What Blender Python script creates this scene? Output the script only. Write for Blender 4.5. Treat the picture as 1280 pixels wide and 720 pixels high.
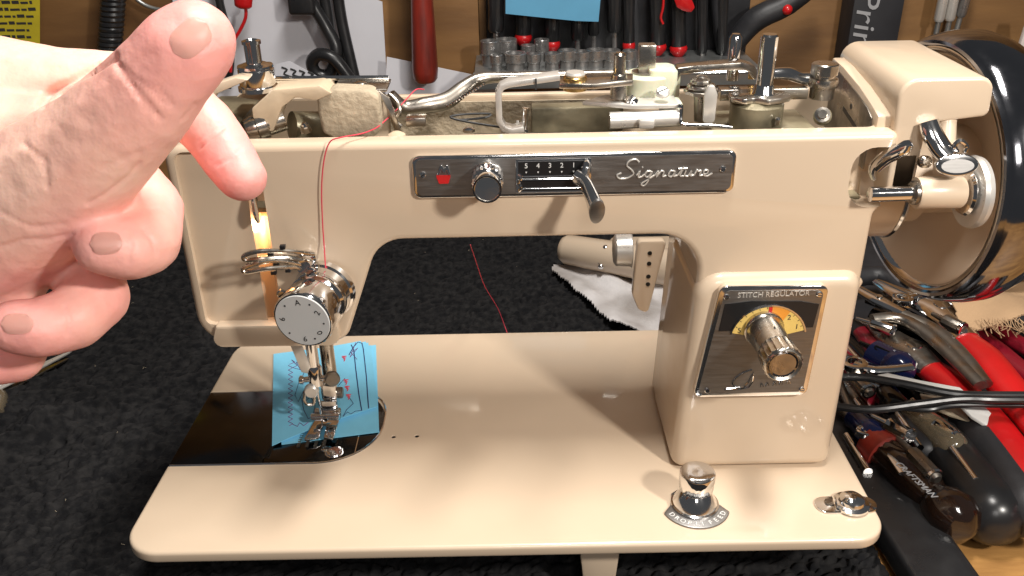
import bpy, bmesh, math, random
import numpy as np
from mathutils import Vector, Matrix, noise as mnoise

random.seed(7); rng = np.random.default_rng(7)
for o in list(bpy.data.objects): bpy.data.objects.remove(o)
SC = bpy.context.scene
COL = SC.collection
S = 0.01                                    # everything below is written in centimetres
PI = math.pi

# ------------------------------------------------------------------ camera
F_PX, PITCH, ROLL, CAM_H = 1115.0, math.radians(27.3), math.radians(1.1), 38.3
_X = Vector((1, 0, 0)); _F = Vector((0, math.cos(PITCH), -math.sin(PITCH))); _U0 = Vector((0, math.sin(PITCH), math.cos(PITCH)))
_R = _X * math.cos(ROLL) - _U0 * math.sin(ROLL); _U = _X * math.sin(ROLL) + _U0 * math.cos(ROLL)
_C = Vector((0, 0, CAM_H))
cd = bpy.data.cameras.new('camera'); cam = bpy.data.objects.new('camera', cd); COL.objects.link(cam)
cam.matrix_world = Matrix(((_R.x, _U.x, -_F.x, 0), (_R.y, _U.y, -_F.y, 0), (_R.z, _U.z, -_F.z, CAM_H * S), (0, 0, 0, 1)))
cd.sensor_width = 36; cd.lens = F_PX / 1280 * 36; cd.clip_start = 0.01; cd.clip_end = 50
SC.camera = cam
SC.render.resolution_x = 1024; SC.render.resolution_y = 576

# ------------------------------------------------------------------ light
w = bpy.data.worlds.new('World'); SC.world = w; w.use_nodes = True
w.node_tree.nodes['Background'].inputs[0].default_value = (0.92, 0.95, 1.0, 1)
w.node_tree.nodes['Background'].inputs[1].default_value = 0.075

def area(name, loc, target, size, power, color, size_y=None):
    l = bpy.data.lights.new(name, 'AREA'); l.size = size * S; l.energy = power; l.color = color
    if size_y: l.shape = 'RECTANGLE'; l.size_y = size_y * S
    o = bpy.data.objects.new(name, l); COL.objects.link(o); o.location = Vector(loc) * S
    o.rotation_euler = (Vector(target) - Vector(loc)).to_track_quat('-Z', 'Y').to_euler()
    return o
area('work_lamp', (46, -10, 60), (0, 43, 15), 6, 5.4, (1.0, 0.94, 0.865), 6)
area('ceiling_lamp', (13, 38, 105), (-2, 44, 8), 34, 11.5, (1.0, 0.955, 0.90), 12)
area('front_fill', (8, -52, 74), (-10, 35, 20), 24, 1.9, (1.0, 0.95, 0.91), 24)  # fill light added behind the camera to brighten the hand

SC.view_settings.view_transform = 'Standard'; SC.view_settings.look = 'None'
SC.view_settings.exposure = 0.0; SC.view_settings.gamma = 1.0
SC.render.engine = 'CYCLES'

# ------------------------------------------------------------------ helpers
def P(u, v, x=None, y=None, z=None):
    """where the line of sight through photo pixel (u, v) meets the plane x=, y= or z= (cm)"""
    d = _R * ((u - 640) / F_PX) - _U * ((v - 360) / F_PX) + _F
    if y is not None: t = (y - _C.y) / d.y
    elif z is not None: t = (z - _C.z) / d.z
    else: t = (x - _C.x) / d.x
    return _C + d * t
def K(u, v, depth):
    return _C + (_R * ((u - 640) / F_PX) - _U * ((v - 360) / F_PX) + _F) * depth

def mat(name, col, rough=0.5, metal=0.0, var=0.0, var_scale=30, bump=0.0, bump_scale=200, coat=0.0, col2=None,
        stretch=None, trans=0.0, emit=None, emit_s=0.0, sss=0.0, rvar=0.0, attr=None, alpha=1.0, spec=None, detail=4):
    m = bpy.data.materials.new(name); m.use_nodes = True; nt = m.node_tree; N = nt.nodes; L = nt.links
    b = N['Principled BSDF']
    b.inputs['Base Color'].default_value = (*col, 1); b.inputs['Roughness'].default_value = rough; b.inputs['Metallic'].default_value = metal
    b.inputs['Coat Weight'].default_value = coat; b.inputs['Coat Roughness'].default_value = 0.06
    if spec is not None: b.inputs['Specular IOR Level'].default_value = spec
    if trans: b.inputs['Transmission Weight'].default_value = trans
    if alpha < 1: b.inputs['Alpha'].default_value = alpha
    if emit: b.inputs['Emission Color'].default_value = (*emit, 1); b.inputs['Emission Strength'].default_value = emit_s
    if sss:
        b.inputs['Subsurface Weight'].default_value = sss; b.inputs['Subsurface Radius'].default_value = (0.01, 0.004, 0.002); b.inputs['Subsurface Scale'].default_value = 0.5
    tc = N.new('ShaderNodeTexCoord'); mp = N.new('ShaderNodeMapping'); L.new(tc.outputs['Object'], mp.inputs['Vector'])
    if stretch: mp.inputs['Scale'].default_value = stretch
    nz = N.new('ShaderNodeTexNoise'); nz.inputs['Scale'].default_value = var_scale; nz.inputs['Detail'].default_value = detail; L.new(mp.outputs[0], nz.inputs['Vector'])
    if var or col2:
        mx = N.new('ShaderNodeMix'); mx.data_type = 'RGBA'
        c2 = col2 if col2 else tuple(c * (1 - var) for c in col)
        mx.inputs[6].default_value = (*col, 1); mx.inputs[7].default_value = (*c2, 1)
        cr = N.new('ShaderNodeValToRGB'); cr.color_ramp.elements[0].position = 0.38; cr.color_ramp.elements[1].position = 0.66
        L.new(nz.outputs['Fac'], cr.inputs[0]); L.new(cr.outputs[0], mx.inputs[0]); L.new(mx.outputs[2], b.inputs['Base Color'])
        last = mx.outputs[2]
        if attr:
            at = N.new('ShaderNodeAttribute'); at.attribute_name = attr[0]
            m2 = N.new('ShaderNodeMix'); m2.data_type = 'RGBA'; m2.inputs[7].default_value = (*attr[1], 1)
            L.new(at.outputs['Fac'], m2.inputs[0]); L.new(last, m2.inputs[6]); L.new(m2.outputs[2], b.inputs['Base Color'])
    if rvar:
        n3 = N.new('ShaderNodeTexNoise'); n3.inputs['Scale'].default_value = 60; n3.inputs['Detail'].default_value = 6; L.new(mp.outputs[0], n3.inputs['Vector'])
        mr = N.new('ShaderNodeMapRange'); mr.inputs[3].default_value = max(0.02, rough - rvar); mr.inputs[4].default_value = rough + rvar
        mr.inputs[1].default_value = 0.35; mr.inputs[2].default_value = 0.65
        L.new(n3.outputs['Fac'], mr.inputs[0]); L.new(mr.outputs[0], b.inputs['Roughness'])
    if bump:
        n2 = N.new('ShaderNodeTexNoise'); n2.inputs['Scale'].default_value = bump_scale; n2.inputs['Detail'].default_value = 3; L.new(mp.outputs[0], n2.inputs['Vector'])
        bp = N.new('ShaderNodeBump'); bp.inputs['Strength'].default_value = bump; bp.inputs['Distance'].default_value = 0.001
        L.new(n2.outputs['Fac'], bp.inputs['Height']); L.new(bp.outputs[0], b.inputs['Normal'])
    return m

M = {}
M['enamel'] = mat('beige_enamel', (0.675, 0.535, 0.392), 0.34, coat=0.6, var=0.05, var_scale=9, bump=0.03, bump_scale=90, rvar=0.05)
M['dish'] = mat('wheel_paint', (0.675, 0.535, 0.392), 0.5, var=0.05, var_scale=9)
M['chrome'] = mat('chrome', (0.78, 0.77, 0.76), 0.10, 1.0, rvar=0.05)
M['nickel'] = mat('nickel', (0.62, 0.57, 0.50), 0.27, 1.0, var=0.35, var_scale=70, rvar=0.12, bump=0.08, bump_scale=300)
M['steel'] = mat('worn_steel', (0.42, 0.38, 0.33), 0.36, 1.0, var=0.5, var_scale=60, rvar=0.15, bump=0.15, bump_scale=250)
M['satin'] = mat('satin_aluminium', (0.74, 0.71, 0.66), 0.36, 0.55, var=0.15, var_scale=50, rvar=0.1)
M['dark_chrome'] = mat('dark_chrome', (0.30, 0.30, 0.32), 0.10, 1.0, rvar=0.05)
M['plate'] = mat('gunmetal_plate', (0.32, 0.31, 0.30), 0.44, 1.0, var=0.15, var_scale=80, stretch=(1, 1, 12), rvar=0.06)
M['black'] = mat('black_paint', (0.012, 0.012, 0.013), 0.32)
M['mirror'] = mat('dark_polished_steel', (0.075, 0.073, 0.072), 0.17, 1.0, rvar=0.05, var=0.25, var_scale=25)
M['white'] = mat('white_face', (0.62, 0.63, 0.62), 0.4, var=0.06)
M['ivory'] = mat('nylon', (0.66, 0.66, 0.50), 0.4, sss=0.3, var=0.08, var_scale=60)
M['brass'] = mat('brass', (0.75, 0.50, 0.20), 0.28, 1.0, rvar=0.1)
M['felt'] = mat('dusty_felt', (0.50, 0.41, 0.29), 0.9, var=0.35, var_scale=70, bump=0.9, bump_scale=350)
M['cream_rough'] = mat('cream_casting', (0.66, 0.52, 0.36), 0.5, var=0.3, var_scale=40, bump=0.25, bump_scale=200)
M['oiled'] = mat('oily_casting', (0.30, 0.26, 0.17), 0.35, 0.3, var=0.7, var_scale=45, bump=0.3, bump_scale=150)
M['print_dark'] = mat('dark_print', (0.03, 0.03, 0.03), 0.5)
M['print_light'] = mat('light_print', (0.75, 0.75, 0.72), 0.4)
M['red'] = mat('red_enamel', (0.55, 0.02, 0.02), 0.25)
M['dial_yellow'] = mat('yellow_dial', (0.78, 0.55, 0.16), 0.4, var=0.1)
M['dial_orange'] = mat('orange_dial', (0.75, 0.30, 0.04), 0.4)
M['blue_card'] = mat('blue_card', (0.22, 0.62, 0.86), 0.8, var=0.08, var_scale=60, bump=0.12, bump_scale=400)
M['stitch_dark'] = mat('navy_thread', (0.03, 0.05, 0.16), 0.8)
M['stitch_purple'] = mat('purple_thread', (0.20, 0.05, 0.20), 0.8)
M['stitch_red'] = mat('red_thread', (0.62, 0.05, 0.08), 0.7)
M['towel'] = mat('black_terry', (0.007, 0.007, 0.008), 0.95, spec=0.2, col2=(0.022, 0.021, 0.021), var_scale=150, bump=0.35, bump_scale=900, detail=6)
M['ply'] = mat('plywood', (0.27, 0.14, 0.048), 0.55, col2=(0.13, 0.062, 0.022), var_scale=5, stretch=(0.7, 1, 3.5), bump=0.2, bump_scale=60, detail=8)
M['bench'] = mat('bench_wood', (0.50, 0.26, 0.08), 0.5, col2=(0.26, 0.12, 0.035), var_scale=14, stretch=(1, 5, 1), bump=0.4, bump_scale=60, detail=8)
M['paper'] = mat('white_paper', (0.62, 0.62, 0.66), 0.85, var=0.08, var_scale=8, bump=0.1, bump_scale=30)
M['rubber'] = mat('black_rubber', (0.014, 0.014, 0.015), 0.34, rvar=0.08)
M['grip'] = mat('black_grip', (0.022, 0.022, 0.025), 0.5, bump=0.2, bump_scale=150, var=0.4, var_scale=50)
M['grey_grip'] = mat('grey_grip', (0.018, 0.018, 0.019), 0.28, var=0.3, var_scale=40)
M['red_grip'] = mat('red_vinyl', (0.52, 0.008, 0.010), 0.33, var=0.2, var_scale=35, coat=0.2)
M['dark_red'] = mat('dark_red_vinyl', (0.18, 0.006, 0.015), 0.3, coat=0.3)
M['hammer'] = mat('red_brown_handle', (0.24, 0.022, 0.012), 0.4, col2=(0.10, 0.014, 0.01), var_scale=22, stretch=(3, 3, 0.6), coat=0.2, detail=8)
M['drophandle'] = mat('smoky_handle', (0.018, 0.009, 0.006), 0.10, trans=0.2, coat=0.6)
M['clear'] = mat('clear_plastic', (0.62, 0.5, 0.33), 0.12, trans=0.8, coat=0.5)
M['blue_plastic'] = mat('blue_plastic', (0.006, 0.010, 0.045), 0.15, coat=0.5)
M['socket'] = mat('socket_steel', (0.42, 0.41, 0.40), 0.34, 0.85, var=0.3, var_scale=90, rvar=0.12)
M['rail'] = mat('zinc_rail', (0.40, 0.41, 0.40), 0.38, 0.8, var=0.3, rvar=0.1)
M['yellow_paper'] = mat('yellow_paper', (0.52, 0.42, 0.015), 0.8, var=0.2, var_scale=30)
M['blue_tape'] = mat('blue_tape', (0.10, 0.32, 0.50), 0.7, var=0.08)
M['box_dark'] = mat('dark_carton', (0.018, 0.018, 0.022), 0.6, var=0.3)
M['box_print'] = mat('grey_print', (0.32, 0.32, 0.33), 0.6)
M['canvas'] = mat('tan_canvas', (0.42, 0.27, 0.15), 0.9, var=0.2, var_scale=30, bump=0.6, bump_scale=600)
M['rag'] = mat('white_rag', (0.72, 0.70, 0.70), 0.9, var=0.05, bump=0.7, bump_scale=500, col2=None)
M['rag_dirt'] = mat('smudged_rag', (0.72, 0.70, 0.70), 0.9, col2=(0.34, 0.31, 0.29), var_scale=16, bump=0.7, bump_scale=500)
M['amber'] = mat('amber_print', (0.50, 0.24, 0.05), 0.5)
M['pale_wood'] = mat('pale_strip', (0.72, 0.64, 0.60), 0.6, var=0.1)
M['skin'] = mat('skin', (0.90, 0.57, 0.455), 0.52, col2=(0.86, 0.46, 0.37), var_scale=26, bump=0.55, bump_scale=160, sss=0.18, attr=('pink', (0.80, 0.26, 0.26)))
M['nail'] = mat('fingernail', (0.90, 0.535, 0.45), 0.40, sss=0.2, var=0.06)
M['glow'] = mat('lamp_glow', (0.9, 0.6, 0.35), 0.5, emit=(1.0, 0.68, 0.42), emit_s=0.25)
M['peach'] = mat('slot_glow_tint', (0.80, 0.52, 0.33), 0.5)  # warm lamp glow put into the colour of the slot parts

class MB:
    def __init__(s): s.bm = bmesh.new()
    def _xf(s, vs, mx):
        if mx is not None: bmesh.ops.transform(s.bm, matrix=mx, verts=vs)
    def box(s, x0, x1, y0, y1, z0, z1, mx=None):
        r = bmesh.ops.create_cube(s.bm, size=1)
        for v in r['verts']: v.co = Vector((x0 + (v.co.x + .5) * (x1 - x0), y0 + (v.co.y + .5) * (y1 - y0), z0 + (v.co.z + .5) * (z1 - z0)))
        s._xf(r['verts'], mx); return s
    def cyl(s, p0, p1, r0, r1=None, n=24):
        return s.lathe(p0, Vector(p1) - Vector(p0), [(0, r0), ((Vector(p1) - Vector(p0)).length, r0 if r1 is None else r1)], n)
    def lathe(s, org, axis, prof, n=32, cap=True, squash=None, flute=None):
        """profile [(height, radius)...] turned round an axis"""
        org = Vector(org); a = Vector(axis).normalized()
        e1 = a.cross(Vector((0, 0, 1)) if abs(a.z) < .9 else Vector((1, 0, 0))).normalized(); e2 = a.cross(e1)
        rings = []
        for h, r in prof:
            ring = []
            for k in range(n):
                t = 2 * PI * k / n; rr = r
                if flute and flute[0] <= h <= flute[1] and k % 2: rr = r * flute[2]
                ring.append(s.bm.verts.new(org + a * h + e1 * (rr * math.cos(t)) + e2 * (rr * math.sin(t) * (squash or 1))))
            rings.append(ring)
        for A, B in zip(rings, rings[1:]):
            for k in range(n): s.bm.faces.new((A[k], A[(k + 1) % n], B[(k + 1) % n], B[k]))
        if cap:
            s.bm.faces.new(rings[0][::-1]); s.bm.faces.new(rings[-1])
        return s
    def tube(s, pts, r, n=10, sm=3, flat=None):
        pts = [Vector(p) for p in pts]
        rs = list(r) if isinstance(r, (list, tuple)) else [r] * len(pts)
        if sm > 1 and len(pts) > 2:
            q, qr = [], []
            for i in range(len(pts) - 1):
                p0 = pts[max(i - 1, 0)]; p1 = pts[i]; p2 = pts[i + 1]; p3 = pts[min(i + 2, len(pts) - 1)]
                for k in range(sm):
                    t = k / sm
                    q.append(0.5 * ((2 * p1) + (-p0 + p2) * t + (2 * p0 - 5 * p1 + 4 * p2 - p3) * t * t + (-p0 + 3 * p1 - 3 * p2 + p3) * t ** 3))
                    qr.append(rs[i] * (1 - t) + rs[i + 1] * t)
            q.append(pts[-1]); qr.append(rs[-1]); pts, rs = q, qr
        rings = []; prev = None
        for i, p in enumerate(pts):
            d = (pts[min(i + 1, len(pts) - 1)] - pts[max(i - 1, 0)]).normalized()
            if prev is None:
                ref = flat[1] if flat else (Vector((0, 0, 1)) if abs(d.z) < .9 else Vector((1, 0, 0)))
                e1 = (Vector(ref) - d * Vector(ref).dot(d)).normalized()
            else: e1 = (prev - d * prev.dot(d)).normalized()
            prev = e1; e2 = d.cross(e1); k1 = flat[0] if flat else 1
            rings.append([s.bm.verts.new(p + e1 * (rs[i] * k1 * math.cos(2 * PI * k / n)) + e2 * (rs[i] * math.sin(2 * PI * k / n))) for k in range(n)])
        for A, B in zip(rings, rings[1:]):
            for k in range(n): s.bm.faces.new((A[k], A[(k + 1) % n], B[(k + 1) % n], B[k]))
        s.bm.faces.new(rings[0][::-1]); s.bm.faces.new(rings[-1]); return s
    def prism(s, poly, org, eu, ev, t):
        """polygon (2-D, in the plane eu, ev at org) given thickness t along eu x ev"""
        org, eu, ev = Vector(org), Vector(eu), Vector(ev); n = eu.cross(ev).normalized() * t
        A = [s.bm.verts.new(org + eu * a + ev * b) for a, b in poly]; B = [s.bm.verts.new(v.co + n) for v in A]
        m = len(A); s.bm.faces.new(A[::-1]); s.bm.faces.new(B)
        for k in range(m): s.bm.faces.new((A[k], A[(k + 1) % m], B[(k + 1) % m], B[k]))
        return s
    def quadstrip(s, A, B):
        A = [s.bm.verts.new(p) for p in A]; B = [s.bm.verts.new(p) for p in B]
        for k in range(len(A) - 1): s.bm.faces.new((A[k], A[k + 1], B[k + 1], B[k]))
        return s
    def sphere(s, c, r, sx=1, sy=1, sz=1, sub=3):
        q = bmesh.ops.create_icosphere(s.bm, subdivisions=sub, radius=1)
        for v in q['verts']: v.co = Vector(c) + Vector((v.co.x * r * sx, v.co.y * r * sy, v.co.z * r * sz))
        return s
    def text(s, body, org, eu, ev, size, depth=0.03, align='CENTER', shear=0, width=None):
        cu = bpy.data.curves.new('t', 'FONT'); cu.body = body; cu.size = size; cu.extrude = depth / 2; cu.align_x = align; cu.align_y = 'CENTER'; cu.shear = shear; cu.resolution_u = 3
        ob = bpy.data.objects.new('t', cu); COL.objects.link(ob); dg = bpy.context.evaluated_depsgraph_get()
        me = bpy.data.meshes.new_from_object(ob.evaluated_get(dg)); 
        org, eu, ev = Vector(org), Vector(eu).normalized(), Vector(ev).normalized(); n = eu.cross(ev)
        xs = [v.co.x for v in me.vertices]; k = 1
        if width and xs: k = width / (max(xs) - min(xs))
        vs = [s.bm.verts.new(org + eu * (v.co.x * k) + ev * v.co.y + n * v.co.z) for v in me.vertices]
        for p in me.polygons:
            try: s.bm.faces.new([vs[i] for i in p.vertices])
            except ValueError: pass
        bpy.data.objects.remove(ob); bpy.data.curves.remove(cu); bpy.data.meshes.remove(me); return s

ORG = {}
def thing(name, label, cat, loc, group=None, kind=None):
    o = bpy.data.objects.new(name, None); COL.objects.link(o); o.location = Vector(loc) * S; o.empty_display_size = .02
    o['label'] = label; o['category'] = cat
    if group: o['group'] = group
    if kind: o['kind'] = kind
    ORG[o] = Vector(loc); return o
def tag(o, label, cat, group=None, kind=None):
    if label: o['label'] = label
    if cat: o['category'] = cat
    if group: o['group'] = group
    if kind: o['kind'] = kind
    return o
def build(name, mb, m, parent=None, bevel=0, seg=2, ang=35, bang=30, org=None, mats=None):
    bm = mb.bm
    if bevel:
        bmesh.ops.remove_doubles(bm, verts=bm.verts, dist=1e-4)
        bmesh.ops.recalc_face_normals(bm, faces=bm.faces)
        es = [e for e in bm.edges if len(e.link_faces) == 2 and e.calc_face_angle(0) > math.radians(bang)]
        bmesh.ops.bevel(bm, geom=es, offset=bevel, offset_type='OFFSET', segments=seg, profile=.5, affect='EDGES', clamp_overlap=True)
    else: bmesh.ops.recalc_face_normals(bm, faces=bm.faces)
    if org is None:
        vs = [v.co for v in bm.verts]
        org = Vector(((min(v.x for v in vs) + max(v.x for v in vs)) / 2, (min(v.y for v in vs) + max(v.y for v in vs)) / 2, min(v.z for v in vs)))
    org = Vector(org)
    for v in bm.verts: v.co = (v.co - org) * S
    me = bpy.data.meshes.new(name); bm.to_mesh(me); bm.free()
    for mm in (m if isinstance(m, (list, tuple)) else [m]): me.materials.append(M[mm])
    for p in me.polygons: p.use_smooth = True
    me.set_sharp_from_angle(angle=math.radians(ang))
    o = bpy.data.objects.new(name, me); COL.objects.link(o); ORG[o] = org
    if parent is not None: o.parent = parent; o.location = (org - ORG[parent]) * S
    else: o.location = org * S
    return o
def cpart(src, loc, parent, rot=None, scale=None, name=None):
    """a copy of part src sharing its mesh, origin put at loc (cm)"""
    c = src.copy(); COL.objects.link(c); c.parent = parent; c.location = (Vector(loc) - ORG[parent]) * S; ORG[c] = Vector(loc)
    if rot: c.rotation_euler = rot
    if scale: c.scale = scale
    return c
def rpoly(pts, seg=6):
    """polygon with rounded corners; pts = [(x, y, radius)...]"""
    out = []; n = len(pts)
    for i, (x, y, r) in enumerate(pts):
        p = Vector((x, y)); a = Vector(pts[i - 1][:2]) - p; b = Vector(pts[(i + 1) % n][:2]) - p
        if r <= 0: out.append((x, y)); continue
        la, lb = a.length, b.length; a.normalize(); b.normalize()
        half = a.angle(b) / 2; d = min(r / math.tan(half), la * .49, lb * .49); rr = d * math.tan(half)
        c = p + (a + b).normalized() * (rr / math.sin(half)); s0 = p + a * d - c; s1 = p + b * d - c
        a0 = math.atan2(s0.y, s0.x); a1 = math.atan2(s1.y, s1.x); da = (a1 - a0 + PI) % (2 * PI) - PI
        for k in range(seg + 1): out.append((c.x + rr * math.cos(a0 + da * k / seg), c.y + rr * math.sin(a0 + da * k / seg)))
    return out
def rrect(x0, x1, y0, y1, r, seg=6): return rpoly([(x0, y0, r), (x1, y0, r), (x1, y1, r), (x0, y1, r)], seg)
def boolcut(o, cutters, bevel=0.1, seg=2):
    for mb in cutters:
        bmesh.ops.recalc_face_normals(mb.bm, faces=mb.bm.faces)
        for v in mb.bm.verts: v.co = (v.co - ORG[o]) * S
        me = bpy.data.meshes.new('c'); mb.bm.to_mesh(me); mb.bm.free()
        for mm in o.data.materials: me.materials.append(mm)
        c = bpy.data.objects.new('c', me); COL.objects.link(c)
        par = o.parent; c.parent = par; c.location = o.location
        md = o.modifiers.new('b', 'BOOLEAN'); md.operation = 'DIFFERENCE'; md.object = c; md.solver = 'EXACT'
        dg = bpy.context.evaluated_depsgraph_get(); nm = bpy.data.meshes.new_from_object(o.evaluated_get(dg))
        o.modifiers.clear(); o.data = nm; bpy.data.objects.remove(c)
    if bevel:
        md = o.modifiers.new('v', 'BEVEL'); md.width = bevel * S; md.segments = seg; md.limit_method = 'ANGLE'; md.angle_limit = math.radians(50)
        dg = bpy.context.evaluated_depsgraph_get(); nm = bpy.data.meshes.new_from_object(o.evaluated_get(dg)); o.modifiers.clear(); o.data = nm
    for p in o.data.polygons: p.use_smooth = True
    o.data.set_sharp_from_angle(angle=math.radians(32))
EX, EY, EZ = Vector((1, 0, 0)), Vector((0, 1, 0)), Vector((0, 0, 1))

# ------------------------------------------------------------------ setting: bench, wall, towel
b = MB().box(-110, 110, -10, 100, -3, 0); tag(build('workbench', b, 'bench'), None, None, kind='structure')
b = MB().box(-110, 110, 100.02, 102, -3, 75); tag(build('wall', b, 'ply'), None, None, kind='structure')

def gnoise(nx, ny, sx, sy, th=0.0):
    """white noise blurred with a turned elliptical gaussian (FFT)"""
    n = rng.standard_normal((ny, nx)); fy = np.fft.fftfreq(ny)[:, None]; fx = np.fft.fftfreq(nx)[None, :]
    a = fx * math.cos(th) + fy * math.sin(th); c = -fx * math.sin(th) + fy * math.cos(th)
    g = np.exp(-2 * (PI ** 2) * ((a * sx) ** 2 + (c * sy) ** 2)); r = np.fft.ifft2(np.fft.fft2(n) * g).real
    return r / r.std()
def grid_mesh(name, X, Y, Z, m, parent=None, org=None):
    ny, nx = X.shape; org = Vector(org) if org is not None else Vector((float(X.mean()), float(Y.mean()), float(Z.min())))
    co = np.stack([X - org.x, Y - org.y, Z - org.z], -1).reshape(-1, 3) * S
    i = np.arange(ny * nx).reshape(ny, nx); f = np.stack([i[:-1, :-1], i[:-1, 1:], i[1:, 1:], i[1:, :-1]], -1).reshape(-1, 4)
    me = bpy.data.meshes.new(name); me.vertices.add(len(co)); me.vertices.foreach_set('co', co.ravel())
    me.loops.add(f.size); me.loops.foreach_set('vertex_index', f.ravel().astype(np.int32)); me.polygons.add(len(f))
    me.polygons.foreach_set('loop_start', (np.arange(len(f)) * 4).astype(np.int32)); me.update(calc_edges=True); me.validate()
    me.materials.append(M[m]); me.polygons.foreach_set('use_smooth', np.ones(len(f), bool))
    o = bpy.data.objects.new(name, me); COL.objects.link(o); ORG[o] = org
    if parent is not None: o.parent = parent; o.location = (org - ORG[parent]) * S
    else: o.location = org * S
    return o
st = 0.10; xs = np.arange(-62, 21.2, st); ys = np.arange(4, 88, st); TX, TY = np.meshgrid(xs, ys); ny, nx = TX.shape
loops = gnoise(nx, ny, 2.0, 0.95, 0.5); big = gnoise(nx, ny, 34, 24, .3); mid = gnoise(nx, ny, 22, 5, .45)
TZ = 0.5 + 0.22 * np.tanh(1.3 * loops) + 0.05 * big + 0.10 * mid
for (x0, y0, x1, y1, wd, hh) in [(-40, 46, -27, 58, 1.0, 1.1), (-44, 55, -24, 50, .9, .5), (-38, 38, -31, 62, .8, .5), (-30, 30, -24, 44, 1.3, .35)]:
    dx, dy = x1 - x0, y1 - y0; t = np.clip(((TX - x0) * dx + (TY - y0) * dy) / (dx * dx + dy * dy), 0, 1)
    d = np.hypot(TX - x0 - t * dx, TY - y0 - t * dy); TZ += hh * np.exp(-(d / wd) ** 2) * np.sin(np.clip(t, .03, .97) * PI) ** .5
edge = np.clip((21.2 - TX) / 0.6, 0, 1); TZ = TZ * (0.15 + 0.85 * edge ** .5)
TX = TX + 0.06 * gnoise(nx, ny, 1.5, 1.5)
tw = grid_mesh('towel', TX, TY, np.maximum(TZ, 0.05), 'towel')
lq = MB()
for k in range(90):
    x, y = random.uniform(-45, 20), random.uniform(28, 84); z = 0.78
    a = random.uniform(0, 6.3); l = random.uniform(.05, .28); p = Vector((x, y, z))
    lq.tube([p, p + Vector((math.cos(a) * l * .5, math.sin(a) * l * .5, .06)), p + Vector((math.cos(a + .7) * l, math.sin(a + .7) * l, 0))], .012, 4)
build('lint', lq, 'felt', tw)['kind'] = 'stuff'
tag(tw, 'black terry towel spread over the bench under the sewing machine', 'towel')
# ------------------------------------------------------------------ sewing machine
SM = thing('sewing_machine', 'beige metal sewing machine with its top lid off, standing on the black towel', 'sewing machine', (0, 44, 0.3))
YF = 40.3
body = MB().prism(rpoly([(-16.35, 14.5, 1.7), (-8.75, 14.5, .9), (-7.5, 17.8, 3), (-6.6, 20.25, 1.9), (9.5, 20.25, 2.1), (8.9, 6.0, 0), (17.75, 6.0, 0), (17.8, 21.2, .5), (18.35, 21.7, .5), (18.35, 25.3, .35), (-16.35, 25.3, .9)], 8),
                  (0, 48.5, 0), EX, EZ, 8.2)
arm = build('arm_casting', body, 'enamel', SM, bevel=.42, seg=4, bang=40)
cut = [MB().prism(rrect(-15.5, 17.6, 41.25, 47.9, .6), (0, 0, 21.4), EX, EY, 9),
       MB().prism(rrect(-12.75, -11.85, 14.9, 24.6, .3), (0, 43, 0), EX, EZ, 4),
       MB().prism(rpoly([(-15.85, 15.7, .4), (-12.3, 15.7, .05), (-12.3, 25.0, .05), (-15.85, 25.0, .5)]), (0, 40.62, 0), EX, EZ, 2),
       MB().prism(rrect(16.3, 20.5, 21.55, 24.6, 1.1), (0, 42.3, 0), EX, EZ, 4)]
boolcut(arm, cut, bevel=.12, seg=2)
build('end_web', MB().box(16.0, 18.25, 42.28, 42.75, 21.2, 24.85), 'enamel', SM, bevel=.05)
# pillar bulge below the arm, front face stands forward of it
q = MB().prism(rpoly([(8.75, 6.0, 0), (17.7, 6.0, 0), (17.72, 18.2, .9), (9.3, 18.2, 1.4)], 6), (0, 46.9, 0), EX, EZ, 7.1)
build('pillar', q, 'enamel', SM, bevel=.7, seg=5, bang=40)
q = MB().prism(rpoly([(-15.75, 14.47, 1.1), (-8.95, 14.45, .7), (-9.0, 15.75, .3), (-15.3, 15.75, .15)], 5), (0, 41, 0), EX, EZ, 1.0)
build('head_ledge', q, 'enamel', SM, bevel=.12, seg=2)
q = MB().box(-12.9, -11.7, 43.05, 43.2, 15.2, 24.4); build('slot_lining', q, 'peach', SM)
q = MB().prism([(-12.8, 20.9), (-12.1, 20.9), (-11.85, 22.5), (-12.55, 23.2), (-12.8, 22.6)], (0, 42.4, 0), EX, EZ, .1)
build('lamp_reflector', q, 'peach', SM)
gl = bpy.data.lights.new('machine_lamp', 'POINT'); gl.energy = .020; gl.color = (1, .62, .32); gl.shadow_soft_size = .003
go = bpy.data.objects.new('machine_lamp', gl); COL.objects.link(go); go.location = Vector((-12.3, 42.3, 20.3)) * S
q = MB().sphere((-12.3, 42.8, 20.6), .3, .8, .6, 2.0); build('lamp_bulb', q, 'glow', SM)
q = MB().tube([(-12.3, 41.5, 23.6), (-12.35, 40.4, 23.0), (-12.25, 39.9, 22.1), (-12.2, 39.95, 21.6)], [.16, .2, .3, .22], 10, flat=(.45, (1, 0, 0)))
build('take_up_lever', q, 'chrome', SM)
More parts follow.
